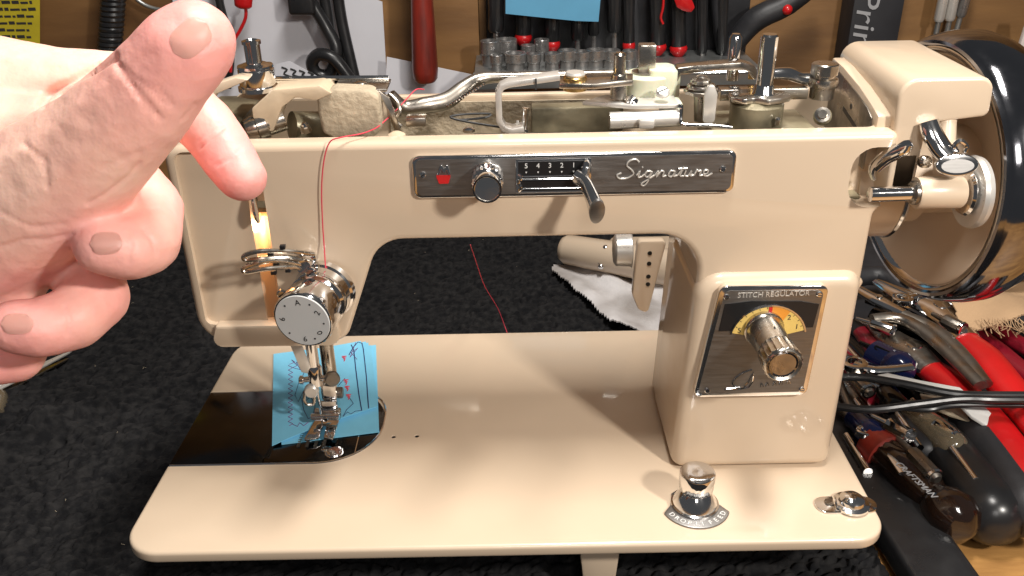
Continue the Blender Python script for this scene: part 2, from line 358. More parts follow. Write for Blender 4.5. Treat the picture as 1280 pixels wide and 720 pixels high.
# bed
bed = MB().prism(rpoly([(-20.3, 34.1, 1.9), (19.0, 34.1, 1.7), (19.0, 55.7, 1.8), (-19.6, 55.7, 2.4)], 10), (0, 0, 5.25), EX, EY, .75)
bd = build('bed', bed, 'enamel', SM, bevel=.22, seg=4, bang=50)
sp = [(-21, 41.1, 0), (-8.0, 41.1, 3.6), (-8.0, 48.7, 3.6), (-21, 48.7, 0)]
boolcut(bd, [MB().prism(rpoly(sp, 12), (0, 0, 5.7), EX, EY, 1), MB().lathe((-7.26, 43.45, 5), EZ, [(0, .12), (2, .12)], 12), MB().lathe((-5.87, 43.48, 5), EZ, [(0, .12), (2, .12)], 12)], bevel=.03, seg=1)
q = MB().prism([(-19.98, 41.17), (-14.62, 41.17), (-14.62, 41.75), (-14.35, 41.75), (-14.35, 48.63), (-19.72, 48.63)], (0, 0, 5.72), EX, EY, .26)
sl = build('slide_plate', q, 'mirror', SM, bevel=.04, seg=2)
q = MB().prism(rpoly([(-14.57, 41.17, 0), (-8.07, 41.17, 3.5), (-8.07, 48.63, 3.5), (-14.3, 48.63, 0), (-14.3, 41.7, 0), (-14.57, 41.7, 0)], 12), (0, 0, 5.72), EX, EY, .27)
npl = build('needle_plate', q, 'mirror', SM, bevel=.05, seg=2)
q = MB().prism(rpoly([(-14.5, 41.1, 0), (-8.0, 41.1, 3.6), (-8.0, 48.7, 3.6), (-14.2, 48.7, 0)], 14), (0, 0, 5.73), EX, EY, .22); build('plate_bedding', q, 'black', SM)
q = MB().tube([(x_, y_, 5.98) for x_, y_ in rpoly([(-19.9, 41.1, 0), (-8.02, 41.1, 3.6), (-8.02, 48.68, 3.6), (-14, 48.68, 0)], 12)], .085, 8, sm=1); build('plate_rim', q, 'chrome', SM)
for (px, py) in [(408, 562), (388, 548)]:
    c = P(px, py, z=6.0); q = MB().lathe((c.x, c.y, 5.98), EZ, [(0, .3), (.07, .3), (.1, .24)], 18); sc = build('plate_screw', q, 'chrome', npl)
    q = MB().box(c.x - .25, c.x + .25, c.y - .04, c.y + .04, 6.075, 6.095); build('screw_slot', q, 'black', npl)
for k in range(4):
    q = MB().box(-12.9 + .5 * k, -12.72 + .5 * k, 42.6, 44.2, 5.98, 6.04)
    for j in range(8): q.box(-12.9 + .5 * k, -12.72 + .5 * k, 42.65 + j * .2, 42.72 + j * .2, 6.03, 6.08)
    build('feed_dog', q, 'steel', npl)
c = P(418, 566, z=6); q = MB().lathe((c.x, c.y, 5.99), EZ, [(0, .55), (.06, .55), (.06, .42), (.12, .42), (.12, .2)], 24); build('plate_eyelet', q, 'chrome', npl)
q = MB().box(-9.4, -9.34, 41.9, 43.9, 5.99, 6.0); build('guide_line', q, 'chrome', npl)
for hx, hy_ in ((-7.26, 43.45), (-5.87, 43.48)): build('bed_hole_shade', MB().lathe((hx, hy_, 5.3), EZ, [(0, .125), (.66, .125), (.66, .09), (.5, .08)], 14), 'black', SM)  # black plugs: the shade inside the holes, put in as colour
# underside
q = MB().prism(rrect(-17.0, 17.0, 40.5, 53.6, 1), (0, 0, 1.2), EX, EY, 4.04); build('bed_housing', q, 'oiled', SM, bevel=.1)
q = MB().prism([(3.2, 5.24), (5.6, 5.24), (5.2, .35), (3.7, .35)], (0, 37.2, 0), EX, EZ, 1.5); fl = build('support_leg', q, 'enamel', SM, bevel=.15)
cpart(fl, (-14, 43, .35), SM); cpart(fl, (4.4, 53.5, .35), SM); cpart(fl, (-14, 53.5, .35), SM)
q = MB().lathe((1.4, 36.2, 4.4), -EY, [(0, .45), (.3, .45), (.35, .35)], 20); build('bottom_nut', q, 'steel', SM)

# ---- name plate on the arm
npz0, npz1, npx0, npx1 = 22.52, 24.66, -4.62, 10.72
q = MB().prism(rrect(npx0, npx1, npz0, npz1, .38), (0, YF, 0), EX, EZ, .22); NP = build('name_plate', q, 'chrome', SM, bevel=.09, seg=3)
yb = YF - .22
q = MB().prism(rrect(npx0 + .17, npx1 - .17, npz0 + .17, npz1 - .17, .28), (0, yb + .02, 0), EX, EZ, .035); build('plate_panel', q, 'plate', NP)
yp = yb - .02
def screw(name, x, y, z, r, parent, axis=-EY, rot=.6, m='chrome'):
    a = Vector(axis); u = a.cross(EZ if abs(a.z) < .9 else EX).normalized(); v = a.cross(u)
    q = MB().lathe((x, y, z), a, [(0, r), (r * .35, r), (r * .6, r * .75)], 16); s_ = build(name, q, m, parent)
    d = u * math.cos(rot) + v * math.sin(rot); e = a.cross(d); c = Vector((x, y, z)) + a * (r * .58)
    q = MB(); vs = [c + d * (r * .8) * i + e * (r * .13) * j for i, j in ((-1, -1), (1, -1), (1, 1), (-1, 1))]
    A = [q.bm.verts.new(p) for p in vs]; B = [q.bm.verts.new(p + a * .02) for p in vs]
    q.bm.faces.new(A); q.bm.faces.new(B)
    for k in range(4): q.bm.faces.new((A[k], A[(k + 1) % 4], B[(k + 1) % 4], B[k]))
    build('screw_slot', q, 'black', parent); return s_
screw('plate_screw', -4.12, yp, 23.75, .15, NP); screw('plate_screw', 10.1, yp, 23.75, .15, NP)
# emblem: red band with a peaked chrome letter
ex, ez = -3.15, 23.72
q = MB().prism([(-.33, 0), (.33, 0), (.33, -.1), (.22, -.42), (-.22, -.42), (-.33, -.1)], (ex, yp, ez), EX, EZ, .05)
build('emblem', q, 'red', NP)
q = MB()
for pl in ([(-.3, .02), (-.12, .5), (-.04, .5), (.06, .26), (-.0, .1), (-.08, .3), (-.18, .02)], [(.02, .2), (.16, .5), (.24, .5), (.34, .02), (.24, .02), (.17, .28), (.08, .08)]):
    q.prism(pl, (ex, yp, ez), EX, EZ, .07)
build('emblem_letter', q, 'chrome', NP, bevel=.01, seg=1)
# pattern knob
def fluted(name, org, axis, prof, m, parent, n=40, fl=None): return build(name, MB().lathe(org, axis, prof, n, flute=fl), m, parent)
kx, kz = -1.05, 23.62
KB = build('stretch_knob', MB().lathe((kx, yp, kz), -EY, [(0, .70), (.15, .77), (.2, .77), (.5, .76), (.95, .75), (1.0, .68), (1.05, .64), (1.7, .67), (1.75, .64), (1.7, .58)], 44, flute=(.18, .97, .93)), 'chrome', SM)
build('knob_rim', MB().lathe((kx, yp - 1.71, kz), -EY, [(0, .665), (.06, .665), (.06, .60), (0, .60)], 36, cap=False), 'black', KB)
build('knob_cap', MB().lathe((kx, yp - 1.66, kz), -EY, [(0, .60), (.05, .58), (-.10, .30), (-.02, .02)], 36), 'nickel', KB)
# slot window with the width scale and lever
q = MB().prism(rrect(.28, 3.86, 22.74, 24.42, .06), (0, yp, 0), EX, EZ, .03); WN = build('scale_window', q, 'chrome', NP, bevel=.012, seg=1)
q = MB().box(.40, 3.74, yp - .045, yp - .02, 23.62, 24.32); build('scale_strip', q, 'black', NP)
for i, ch in enumerate('543210'):
    build('scale_digit', MB().text(ch, (.78 + i * .56, yp - .05, 24.1), EX, EZ, .34, .012), 'print_light', NP)
    build('scale_tick', MB().prism([(-.04, .04), (.04, .04), (0, -.05)], (.78 + i * .56, yp - .045, 23.78), EX, EZ, .012), 'print_light', NP)
q = MB().box(.52, 3.74, yp - .045, yp - .02, 22.84, 23.56); build('lever_slot', q, 'black', NP)
q = MB().cyl((.5, yp - .06, 23.42), (3.72, yp - .06, 23.42), .07, n=10).cyl((.5, yp - .06, 22.95), (3.72, yp - .06, 22.95), .06, n=10); build('slot_rail', q, 'chrome', NP)
build('slot_clip', MB().tube([(.42, yp - .06, 23.7), (.55, yp - .14, 23.55), (.42, yp - .14, 23.3), (.55, yp - .14, 23.05), (.42, yp - .06, 22.85)], .07, 8), 'chrome', NP)
LV = build('width_lever', MB().tube([(3.62, yp, 24.3), (3.6, yp - .3, 24.15), (3.5, yp - .45, 23.8), (3.45, yp - .6, 23.55)], [.12, .2, .24, .22], 10), 'chrome', SM)
build('lever_shaft', MB().tube([(3.2, yp - .3, 23.6), (3.5, yp - .8, 23.5), (3.75, yp - 1.6, 23.1), (3.92, yp - 2.3, 22.75)], [.30, .27, .31, .36], 16, flat=(1.3, (0, 0, 1))), 'chrome', LV)
build('lever_tip', MB().lathe((3.93, yp - 2.28, 22.72), Vector((.12, -.9, -.3)), [(0, .36), (.16, .36), (.2, .3)], 26, squash=1.9), 'plate', LV)
# cursive name
letters = {
 'S': [(.62, 1.02), (.50, 1.16), (.30, 1.10), (.22, .86), (.42, .66), (.52, .44), (.36, .22), (.12, .24), (.02, .40), (.16, .52)],
 'swash': [(.30, 1.12), (.0, 1.0), (-.10, .78), (.05, .62)],
}
def script(strokes, org, sx, sz, r, parent, m='chrome'):
    for s_ in strokes:
        build('script_letter', MB().tube([(org[0] + (x + .12 * z) * sx, org[1], org[2] + z * sz) for x, z in s_], r, 6, sm=4), m, parent)
sg = [[(1.05, 1.05), (.85, 1.22), (.55, 1.10), (.50, .85), (.75, .62), (.88, .38), (.62, .14), (.25, .12), (.10, .32), (.30, .44)],
      [(1.05, .30), (1.18, .52), (1.14, .20), (1.3, .2), (1.42, .34)], [(1.25, .74), (1.28, .78)],
      [(1.72, .5), (1.52, .5), (1.46, .28), (1.62, .18), (1.76, .5), (1.66, -.05), (1.5, -.32), (1.36, -.2), (1.72, .1), (1.95, .3)],
      [(1.95, .3), (2.06, .52), (2.02, .18), (2.2, .5), (2.34, .46), (2.32, .2), (2.5, .24)],
      [(2.86, .48), (2.66, .5), (2.6, .26), (2.76, .18), (2.9, .5), (2.86, .2), (3.05, .26)],
      [(3.05, .26), (3.26, .72), (3.16, .24), (3.34, .2)], [(3.02, .62), (3.45, .64)],
      [(3.4, .5), (3.38, .24), (3.56, .2), (3.68, .5), (3.66, .22), (3.84, .24)],
      [(3.84, .24), (3.94, .54), (4.0, .46), (4.14, .48), (4.1, .22), (4.28, .24)],
      [(4.28, .26), (4.46, .34), (4.46, .5), (4.3, .48), (4.3, .24), (4.5, .18), (4.72, .34)]]
script(sg, (4.95, yp - .04, 23.28), .98, .86, .042, NP, 'satin')

# ---- stitch length plate on the pillar
yq = 39.42
def plq(pts, y): return [(P(u, v, y=y).x, P(u, v, y=y).z) for u, v in pts]
c4 = plq([(866, 497), (1008, 494), (1037, 357), (901, 358)], yq)
q = MB().prism(rpoly([(*c, .45) for c in c4], 6), (0, 39.9, 0), EX, EZ, .35); build('regulator_mount', q, 'enamel', SM, bevel=.06)
q = MB().prism(rpoly([(*c, .4) for c in c4], 6), (0, 39.56, 0), EX, EZ, .14); RP = build('stitch_regulator_plate', q, 'chrome', SM, bevel=.05, seg=3)
def ins(cs, d):
    cx = sum(a for a, _ in cs) / 4; cz = sum(b_ for _, b_ in cs) / 4
    return [(a + (d if a < cx else -d), b_ + (d if b_ < cz else -d)) for a, b_ in cs]
q = MB().prism(rpoly([(*c, .3) for c in ins(c4, .24)], 6), (0, 39.43, 0), EX, EZ, .03); build('regulator_panel', q, 'plate', RP)
yr = 39.40
tl, tr = P(922, 369, y=yr), P(1012, 366, y=yr)
build('regulator_lettering', MB().text('STITCH REGULATOR', (tl + tr) / 2 - EZ * .02, tr - tl, EZ, .40, .05, width=(tr - tl).length), 'satin', RP)
for (u, v) in [(908, 371), (1024, 368), (884, 488), (1002, 487)]:
    c = P(u, v, y=yr); screw('plate_screw', c.x, yr, c.z, .15, RP, rot=u)
wn = plq([(898, 414), (906, 380), (940, 376), (1000, 376), (1024, 380), (1016, 409)], yr)
q = MB().prism(wn, (0, yr, 0), EX, EZ, .03); build('dial_window', q, 'black', RP, bevel=.008, seg=1)
dc = P(959, 421, y=yr); yd = yr - .035
def fan(cx, cz, r0, r1, a0, a1, y, t, n=18):
    q = MB(); A = [(cx + r0 * math.cos(a0 + (a1 - a0) * k / n), cz + r0 * math.sin(a0 + (a1 - a0) * k / n)) for k in range(n + 1)]
    B = [(cx + r1 * math.cos(a0 + (a1 - a0) * k / n), cz + r1 * math.sin(a0 + (a1 - a0) * k / n)) for k in range(n + 1)]
    return q.prism(A + B[::-1], (0, y, 0), EX, EZ, t)
R2 = math.radians
build('dial_scale', fan(dc.x, dc.z - .1, .9, 1.9, R2(15), R2(168), yd, .02), 'dial_yellow', RP)
build('dial_scale_mark', fan(dc.x, dc.z - .1, 1.25, 1.87, R2(58), R2(90), yd - .022, .01), 'dial_orange', RP)
build('dial_scale_mark', fan(dc.x, dc.z - .1, 1.3, 1.87, R2(88), R2(94), yd - .034, .01), 'red', RP)
build('dial_border', fan(dc.x, dc.z - .1, 1.9, 1.98, R2(12), R2(170), yd, .06), 'chrome', RP)
for ch, a in (('5', 160), ('4', 125), ('2', 52), ('1', 26)):
    a = R2(a); build('dial_digit', MB().text(ch, (dc.x + 1.58 * math.cos(a), yd - .03, dc.z - .1 + 1.58 * math.sin(a)), EX, EZ, .40, .012), 'print_dark', RP)
for a in range(24, 168, 12):
    if 58 < a < 96: continue
    a = R2(a); e = Vector((math.cos(a), 0, math.sin(a))); f_ = Vector((-math.sin(a), 0, math.cos(a)))
    build('dial_tick', MB().prism([(1.76, -.015), (1.86, -.015), (1.86, .015), (1.76, .015)], Vector((dc.x, yd - .022, dc.z - .1)), e, f_, .008 if e.cross(f_).y < 0 else -.008), 'print_dark', RP)
ax = Vector((.045, -1, -.05)).normalized(); ko = P(954, 410, y=yr)
RK = build('stitch_length_knob', MB().lathe(ko, ax, [(0, 1.02), (.2, 1.02), (.26, .96), (.4, .92), (1.9, .84), (2.05, .80), (2.1, .92), (3.15, .99), (3.28, .95), (3.36, .86), (3.26, .76)], 44, flute=(2.08, 3.32, .95)), 'nickel', SM)
build('knob_cap', MB().lathe(ko + ax * 3.24, ax, [(0, .74), (.05, .70), (-.10, .3), (-.14, .02)], 36), 'dark_chrome', RK)
build('knob_pointer', MB().prism([(-.12, -.1), (.12, -.1), (0, .12)], ko + ax * 1.35 + Vector((.05, -.04, .86)), EX, EZ, .05), 'print_dark', RK)
build('regulator_swoosh', MB().tube([P(u, v, y=yr - .01) for u, v in [(940, 462), (925, 468), (915, 480), (930, 484), (942, 466), (936, 484), (905, 487), (925, 484)]], .04, 6), 'chrome', RP)
for u, v in [(950, 481), (957, 480), (966, 479), (974, 478), (984, 477)]:
    build('regulator_lettering', MB().tube([P(u, v + 3, y=yr - .01), P(u + 2, v - 2, y=yr - .01), P(u + 4, v + 2, y=yr - .01)], .035, 6), 'chrome', RP)

# ---- tension dial on the head
to = P(408, 360, y=YF); ta = Vector((-.20, -1, -.05)).normalized()
TD = build('tension_dial', MB().lathe(to + ta * 1.5, ta, [(0, 1.30), (.1, 1.42), (.2, 1.47), (1.55, 1.50), (1.62, 1.44)], 56, flute=(.15, 1.57, .975)), 'chrome', SM)
build('tension_base', MB().lathe(to, ta, [(0, 1.55), (.35, 1.55), (.45, 1.45), (.9, 1.42), (.95, 1.25), (1.1, 1.25), (1.15, 1.42), (1.3, 1.45), (1.4, 1.3), (1.5, 1.2)], 48), 'chrome', SM)
fo = to + ta * 3.12
build('dial_face', MB().lathe(fo, ta, [(0, 1.38), (.05, 1.36)], 56), 'white', TD)
fx = Vector((1, ta.x, 0)).normalized(); fx = (EX - ta * EX.dot(ta)).normalized(); fz = (EZ - ta * EZ.dot(ta)).normalized()
for ch, a, tilt in (('A', 95, 8), ('2', 32, 60), ('0', -35, 120), ('9', -90, 180), ('6', 180, 90)):
    a = R2(a); u2 = fx * math.cos(R2(tilt)) + fz * math.sin(R2(tilt)); v2 = fx * -math.sin(R2(tilt)) + fz * math.cos(R2(tilt))
    build('dial_digit', MB().text(ch, fo + ta * .06 + fx * (1.0 * math.cos(a)) + fz * (1.0 * math.sin(a)), u2, v2, .42, .012), 'print_dark', TD)
for a in (62, -2, -62, 135, 225):
    a = R2(a); build('dial_dot', MB().lathe(fo + ta * .05 + fx * (1.08 * math.cos(a)) + fz * (1.08 * math.sin(a)), ta, [(0, .05), (.015, .05)], 10), 'print_dark', TD)
screw('guide_screw', to.x - .35, YF - 1.2, to.z + 1.5, .28, SM); screw('guide_screw', to.x - 1.9, YF - 1.3, to.z + .4, .25, SM)
# thread guide hooks
def hook(pts, r, nm='thread_guide'): return build(nm, MB().tube([P(u, v, y=y) for u, v, y in pts], r, 10, sm=5), 'nickel', SM)
hook([(392, 318, 39.6), (360, 314, 38.9), (325, 314, 38.4), (306, 319, 38.3), (308, 325, 38.3), (330, 323, 38.4), (362, 322, 38.9), (388, 326, 39.6)], .12)
hook([(385, 333, 39.4), (352, 326, 38.7), (325, 328, 38.2), (305, 335, 38.1), (308, 340, 38.1), (332, 336, 38.2), (360, 334, 38.7), (382, 336, 39.4)], .12)
c = P(385, 322, y=40.2); build('guide_post', MB().lathe((c.x, 40.3, c.z), -EY, [(0, .42), (.25, .42), (.3, .3), (.9, .3), (.95, .38), (1.2, .36)], 20), 'chrome', SM)
for u, v in [(353, 309), (338, 318), (345, 331), (342, 341), (360, 338)]:
    c = P(u, v, y=38.7); build('guide_clip', MB().box(c.x - .12, c.x + .14, 38.6, 38.85, c.z - .08, c.z + .1), 'black', SM, bevel=.02)
c = P(350, 425, y=39.2); screw('dial_stop_screw', c.x + .25, 39.6, c.z + .35, .2, SM)

# ---- needle bar and presser foot
nx_, ny_ = -11.62, 45.0
build('presser_bar', MB().cyl((nx_ + .55, ny_ + .5, 14.9), (nx_ + .55, ny_ + .5, 8.2), .42, n=20), 'nickel', SM)
build('needle_bar', MB().cyl((nx_, ny_ - .8, 15.0), (nx_ - .0, ny_ - .8, 10.6), .33, n=20).lathe((nx_, ny_ - .8, 9.3), EZ, [(0, .3), (.1, .42), (1.2, .42), (1.4, .33)], 20), 'chrome', SM)
q = MB().prism([(-.55, 3.4), (.1, 3.4), (.55, 1.4), (.25, 1.1), (-.05, 1.2)], (nx_ - .65, ny_ - 1.0, 9.2), EX, EZ, .1); build('needle_guard', q, 'satin', SM, bevel=.02)
build('needle_clamp_shaft', MB().cyl((nx_ - .8, ny_ - .9, 9.75), (nx_ + 1.15, ny_ - .9, 9.9), .17, n=14), 'chrome', SM)
build('needle_clamp_screw', MB().lathe((nx_ + .95, ny_ - .9, 9.88), Vector((.35, -.9, .15)), [(0, .42), (.08, .45), (.35, .45), (.42, .38)], 24, flute=(.1, .3, .92)), 'steel', SM)
build('clamp_nut', MB().lathe((nx_ - .95, ny_ - .9, 9.74), EX, [(0, .2), (.05, .27), (.25, .27)], 14), 'chrome', SM)
build('clamp_pad', MB().lathe((nx_ - .25, ny_ - 1.0, 9.15), -EY, [(0, .42), (.3, .42), (.4, .34)], 20), 'satin', SM)
build('thread_eye', MB().tube([(nx_ - .6, ny_ - .8, 9.2), (nx_ - .75, ny_ - 1.1, 8.7), (nx_ - .7, ny_ - 1.1, 8.2), (nx_ - .3, ny_ - 1.0, 8.1), (nx_ - .2, ny_ - .9, 8.6)], .1, 8), 'nickel', SM)
build('needle', MB().tube([(nx_, ny_ - .8, 9.4), (nx_, ny_ - .8, 7.6), (nx_, ny_ - .8, 6.0)], [.09, .05, .03], 8), 'chrome', SM)
build('foot_shank', MB().box(nx_ + .1, nx_ + 1.0, ny_ - .45, ny_ + .35, 7.1, 9.2), 'chrome', SM, bevel=.08)
build('shank_screw', MB().lathe((nx_ + .95, ny_, 8.2), EX, [(0, .35), (.3, .35), (.36, .28)], 20), 'steel', SM)
FT = build('presser_foot', MB().prism([(-.42, 0), (.5, 0), (.62, 1.0), (-.3, 1.0)], (nx_ + .35, ny_ - .5, 7.0), EX, EZ, .14), 'chrome', SM, bevel=.04)
build('foot_hinge', MB().cyl((nx_ - .6, ny_ - .75, 7.0), (nx_ + 1.1, ny_ - .75, 7.05), .2, n=14).lathe((nx_ + .3, ny_ - .98, 7.0), -EY, [(0, .16), (.14, .13)], 12), 'chrome', FT)
build('foot_clamp', MB().prism(rpoly([(-.75, -.1, .1), (.85, -.1, .1), (.95, .75, .15), (.5, .55, .1), (.1, .95, .1), (-.3, .6, .1), (-.65, .7, .1)]), (nx_ + .25, ny_ - .4, 6.75), EX, EZ, .22), 'nickel', FT, bevel=.03)
build('foot_sole', MB().prism(rpoly([(-1.0, -1.5, .1), (-.35, -1.35, .1), (-.12, -1.2, .05), (-.1, -.1, .05), (.1, -.1, .05), (.14, -1.25, .05), (.75, -1.5, .1), (.8, .5, .15), (-.7, .5, .15)]), (nx_ + .15, ny_ - .75, 6.3), EX, EY, .12), 'chrome', FT, bevel=.03)

# ---- bed dial and latch
kc = P(868, 632, z=6.0)
q = MB().prism([(1.84 * math.cos(R2(a)), 1.84 * math.sin(R2(a)) ) for a in range(-160, -19, 7)] + [(1.2, .1), (1.1, .9), (.4, 1.4), (-.4, 1.4), (-1.1, .9), (-1.2, .1)], (kc.x, kc.y, 6.0), EX, EY, .12)
DP = build('drop_feed_plate', q, 'plate', SM, bevel=.05)
for word, a0 in (('DROP', -152), ('FEED', -72)):
    for i, ch in enumerate(word):
        a = R2(a0 + i * 13 + 3); e = Vector((-math.sin(a), math.cos(a), 0)); r_ = Vector((math.cos(a), math.sin(a), 0))
        build('plate_letter', MB().text(ch, Vector((kc.x, kc.y, 6.13)) + r_ * 1.56, e, r_ * -1, .40, .02), 'print_light', DP)
for a in (-97, -85): 
    r_ = Vector((math.cos(R2(a)), math.sin(R2(a)), 0)); build('plate_mark', MB().cyl(Vector((kc.x, kc.y, 6.12)) + r_ * 1.4, Vector((kc.x, kc.y, 6.12)) + r_ * 1.68, .03, n=6), 'print_light', DP)
DK = build('drop_feed_knob', MB().lathe((kc.x, kc.y, 6.12), EZ, [(0, 1.26), (.12, 1.26), (.16, 1.17), (.22, 1.17), (.8, .78), (.9, .70), (.98, .70), (1.04, .84), (1.1, .90), (2.05, .94), (2.14, .90), (2.16, .80), (2.1, .1)], 48, flute=(1.08, 1.6, .965)), 'chrome', SM)
lc = P(1057, 632, z=6.0)
q = MB().prism(rrect(-1.65, 1.62, -.64, .64, .64), (lc.x, lc.y, 6.0), EX, EY, .12); LP = build('latch_plate', q, 'chrome', SM, bevel=.05)
build('latch_cap', MB().lathe((lc.x + .25, lc.y - .05, 6.1), EZ, [(0, .92), (.14, .92), (.2, .8), (.24, .68), (.42, .64), (.58, .45), (.68, .1)], 36), 'chrome', LP)
build('latch_tab', MB().tube([(lc.x - .5, lc.y + .5, 6.2), (lc.x - .62, lc.y, 6.4), (lc.x - .72, lc.y - .6, 6.2)], .08, 8), 'chrome', LP)
build('latch_screw', MB().lathe((lc.x - .85, lc.y + .12, 6.1), EZ, [(0, .28), (.1, .26)], 16), 'nickel', LP)
build('latch_screw', MB().lathe((lc.x + 1.22, lc.y, 6.1), EZ, [(0, .14), (.05, .12)], 12), 'nickel', LP)
# ---- mechanism in the open top
def V(u, v, y=44): return P(u, v, y=y)
build('trough_floor', MB().box(-15.3, 17.4, 41.4, 47.8, 21.45, 21.7), 'oiled', SM)
build('rear_wall_lining', MB().box(-6.5, 5.5, 47.72, 47.86, 21.8, 25.1), 'felt', SM)
build('rear_rim', MB().box(-15.8, 18.0, 47.92, 48.45, 25.2, 25.42), 'enamel', SM, bevel=.08)
# presser regulator at the left
c = V(322, 103, 43.2)
PR = build('presser_regulator', MB().lathe((c.x, c.y, c.z - .35), EZ, [(0, .95), (.2, .95), (.24, .84), (.3, .86), (1.0, .86), (1.05, .82), (1.1, .86), (1.2, .84), (1.26, .6), (1.3, .5)], 36), 'chrome', SM)
build('regulator_pin', MB().lathe((c.x - .02, c.y, c.z + .85), EZ, [(0, .38), (1.0, .38), (1.0, .45), (1.15, .45), (1.2, .3), (1.05, .25)], 24), 'chrome', PR)
q = MB().prism([(V(*p, 42.6).x, V(*p, 42.6).z) for p in [(318, 132), (345, 108), (402, 103), (418, 113), (398, 122), (372, 118), (356, 130), (345, 160), (322, 160)]], (0, 43.6, 0), EX, EZ, 1.6)
build('head_bracket', q, 'cream_rough', SM, bevel=.1)
q = MB().prism([(V(*p, 44.4).x, V(*p, 44.4).z) for p in [(298, 118), (320, 106), (412, 101), (418, 112), (330, 122)]], (0, 45.2, 0), EX, EZ, 1.4); build('head_cap', q, 'cream_rough', SM, bevel=.1)
q = MB().box(-15.4, -13.0, 42.0, 47, 24.9, 25.9); build('inner_casting', q, 'oiled', SM, bevel=.15)
q = MB().prism([(V(*p, 42).x, V(*p, 42).z) for p in [(232, 118), (262, 106), (296, 95), (313, 98), (272, 116), (262, 132), (240, 140)]], (0, 42.6, 0), EX, EZ, .9); build('face_plate_top', q, 'enamel', SM, bevel=.1)
build('bearing_sleeve', MB().lathe(V(308, 163, 42.2), Vector((1, .35, .22)), [(0, .5), (.35, .6), (.5, .6), (.55, .68), (1.0, .68), (1.05, .6), (1.9, .6), (1.9, .45), (1.2, .45)], 28), 'nickel', SM)
build('drive_shaft', MB().cyl(V(365, 158, 43.5), V(410, 158, 44.5), .75, n=24), 'oiled', SM)
build('set_screw', MB().lathe(V(383, 163, 42.3), Vector((-.1, -.4, .9)), [(0, .3), (.3, .22), (.5, .08)], 8), 'chrome', SM)
# felt covered block
bm_ = MB(); pts = [(396, 118), (418, 110), (462, 112), (474, 120), (478, 160), (468, 171), (418, 172), (404, 166), (398, 140)]
bm_.prism([(V(*p, 42.3).x, V(*p, 42.3).z) for p in pts], (0, 43.4, 0), EX, EZ, 1.3)
fb = build('felt_pad', bm_, 'felt', SM, bevel=.2, seg=3)
# top plate with leg and screw
q = MB().prism([(V(419, 99, 44).x, 42.9), (V(486, 99, 44).x, 42.9), (V(486, 99, 44).x, 44.9), (V(419, 99, 44).x, 44.9)], (0, 0, 27.0), EX, EY, .14); TP = build('lamp_plate', q, 'nickel', SM, bevel=.03)
q = MB().prism([(V(*p, 42.9).x, V(*p, 42.9).z) for p in [(416, 113), (474, 113), (487, 122), (503, 168), (496, 170), (480, 128), (468, 119), (418, 117)]], (0, 43.0, 0), EX, EZ, .18); build('plate_leg', q, 'nickel', TP, bevel=.03)
build('plate_edge', MB().cyl(V(345, 98, 45), V(486, 97, 45), .12, n=8), 'chrome', TP)
build('plate_screw', MB().lathe(V(451, 106, 43.8), EZ, [(0, .34), (.12, .3), (.18, .15)], 20), 'nickel', TP)
build('brass_wick', MB().box(*[V(508, 150, 43).x, V(533, 150, 43).x], 42.6, 43.4, V(508, 156, 43).z, V(508, 145, 43).z), 'nickel', SM, bevel=.06)
build('oil_cap', MB().lathe(V(496, 171, 41.8), EZ, [(0, .45), (.12, .42), (.25, .2)], 20), 'cream_rough', SM)
# bent link rod rising to a long flat bar
rod = [V(488, 118, 44.5), V(505, 134, 44.8), V(530, 132, 45), V(558, 126, 45.6), V(580, 110, 46.2), V(600, 99, 46.8), V(640, 96, 47), V(760, 93, 47), V(850, 90, 47)]
build('link_rod', MB().tube(rod, [.25, .32, .38, .4, .36, .30, .22, .2, .2], 12, sm=5, flat=(1.15, (0, 0, 1))), 'steel', SM)
q = MB()
for k in range(14):
    t = k / 13; c = V(560 + 45 * t, 125 - 27 * t, 45.5 + 1.1 * t); q.sphere(c + Vector((0, -.32, -.22)), .09, sub=1)
build('rod_ribbing', q, 'chrome', SM)
build('spring_coil', MB().tube([V(487, 118, 43.5), V(497, 128, 43.2), V(500, 140, 43), V(494, 150, 43), V(502, 158, 43)], .1, 8), 'steel', SM)
build('spring_wire', MB().tube([V(660, 164, 43), V(600, 155, 43.5), V(573, 150, 43.8), V(563, 146, 44), V(578, 143, 44.3), V(612, 142, 44.5), V(606, 147, 44.3), V(575, 150, 44)], .06, 6), 'print_dark', SM)
build('floor_screw', MB().lathe(V(586, 164, 42.6), EZ, [(0, .32), (.12, .3), (.2, .15)], 18), 'chrome', SM)
q = MB().box(-1.8, 6.2, 42.3, 44.0, 24.35, 24.5); build('lower_plate', q, 'steel', SM, bevel=.03)
q = MB().box(1.2, 6.0, 45.5, 46.6, 22, 25.3); build('inner_rib', q, 'oiled', SM, bevel=.1)
build('adjusting_screw', MB().cyl(V(655, 165, 43.4), V(657, 135, 43.4), .16, n=12).cyl(V(647, 160, 43.4), V(647, 150, 43.4), .1, n=8), 'chrome', SM)
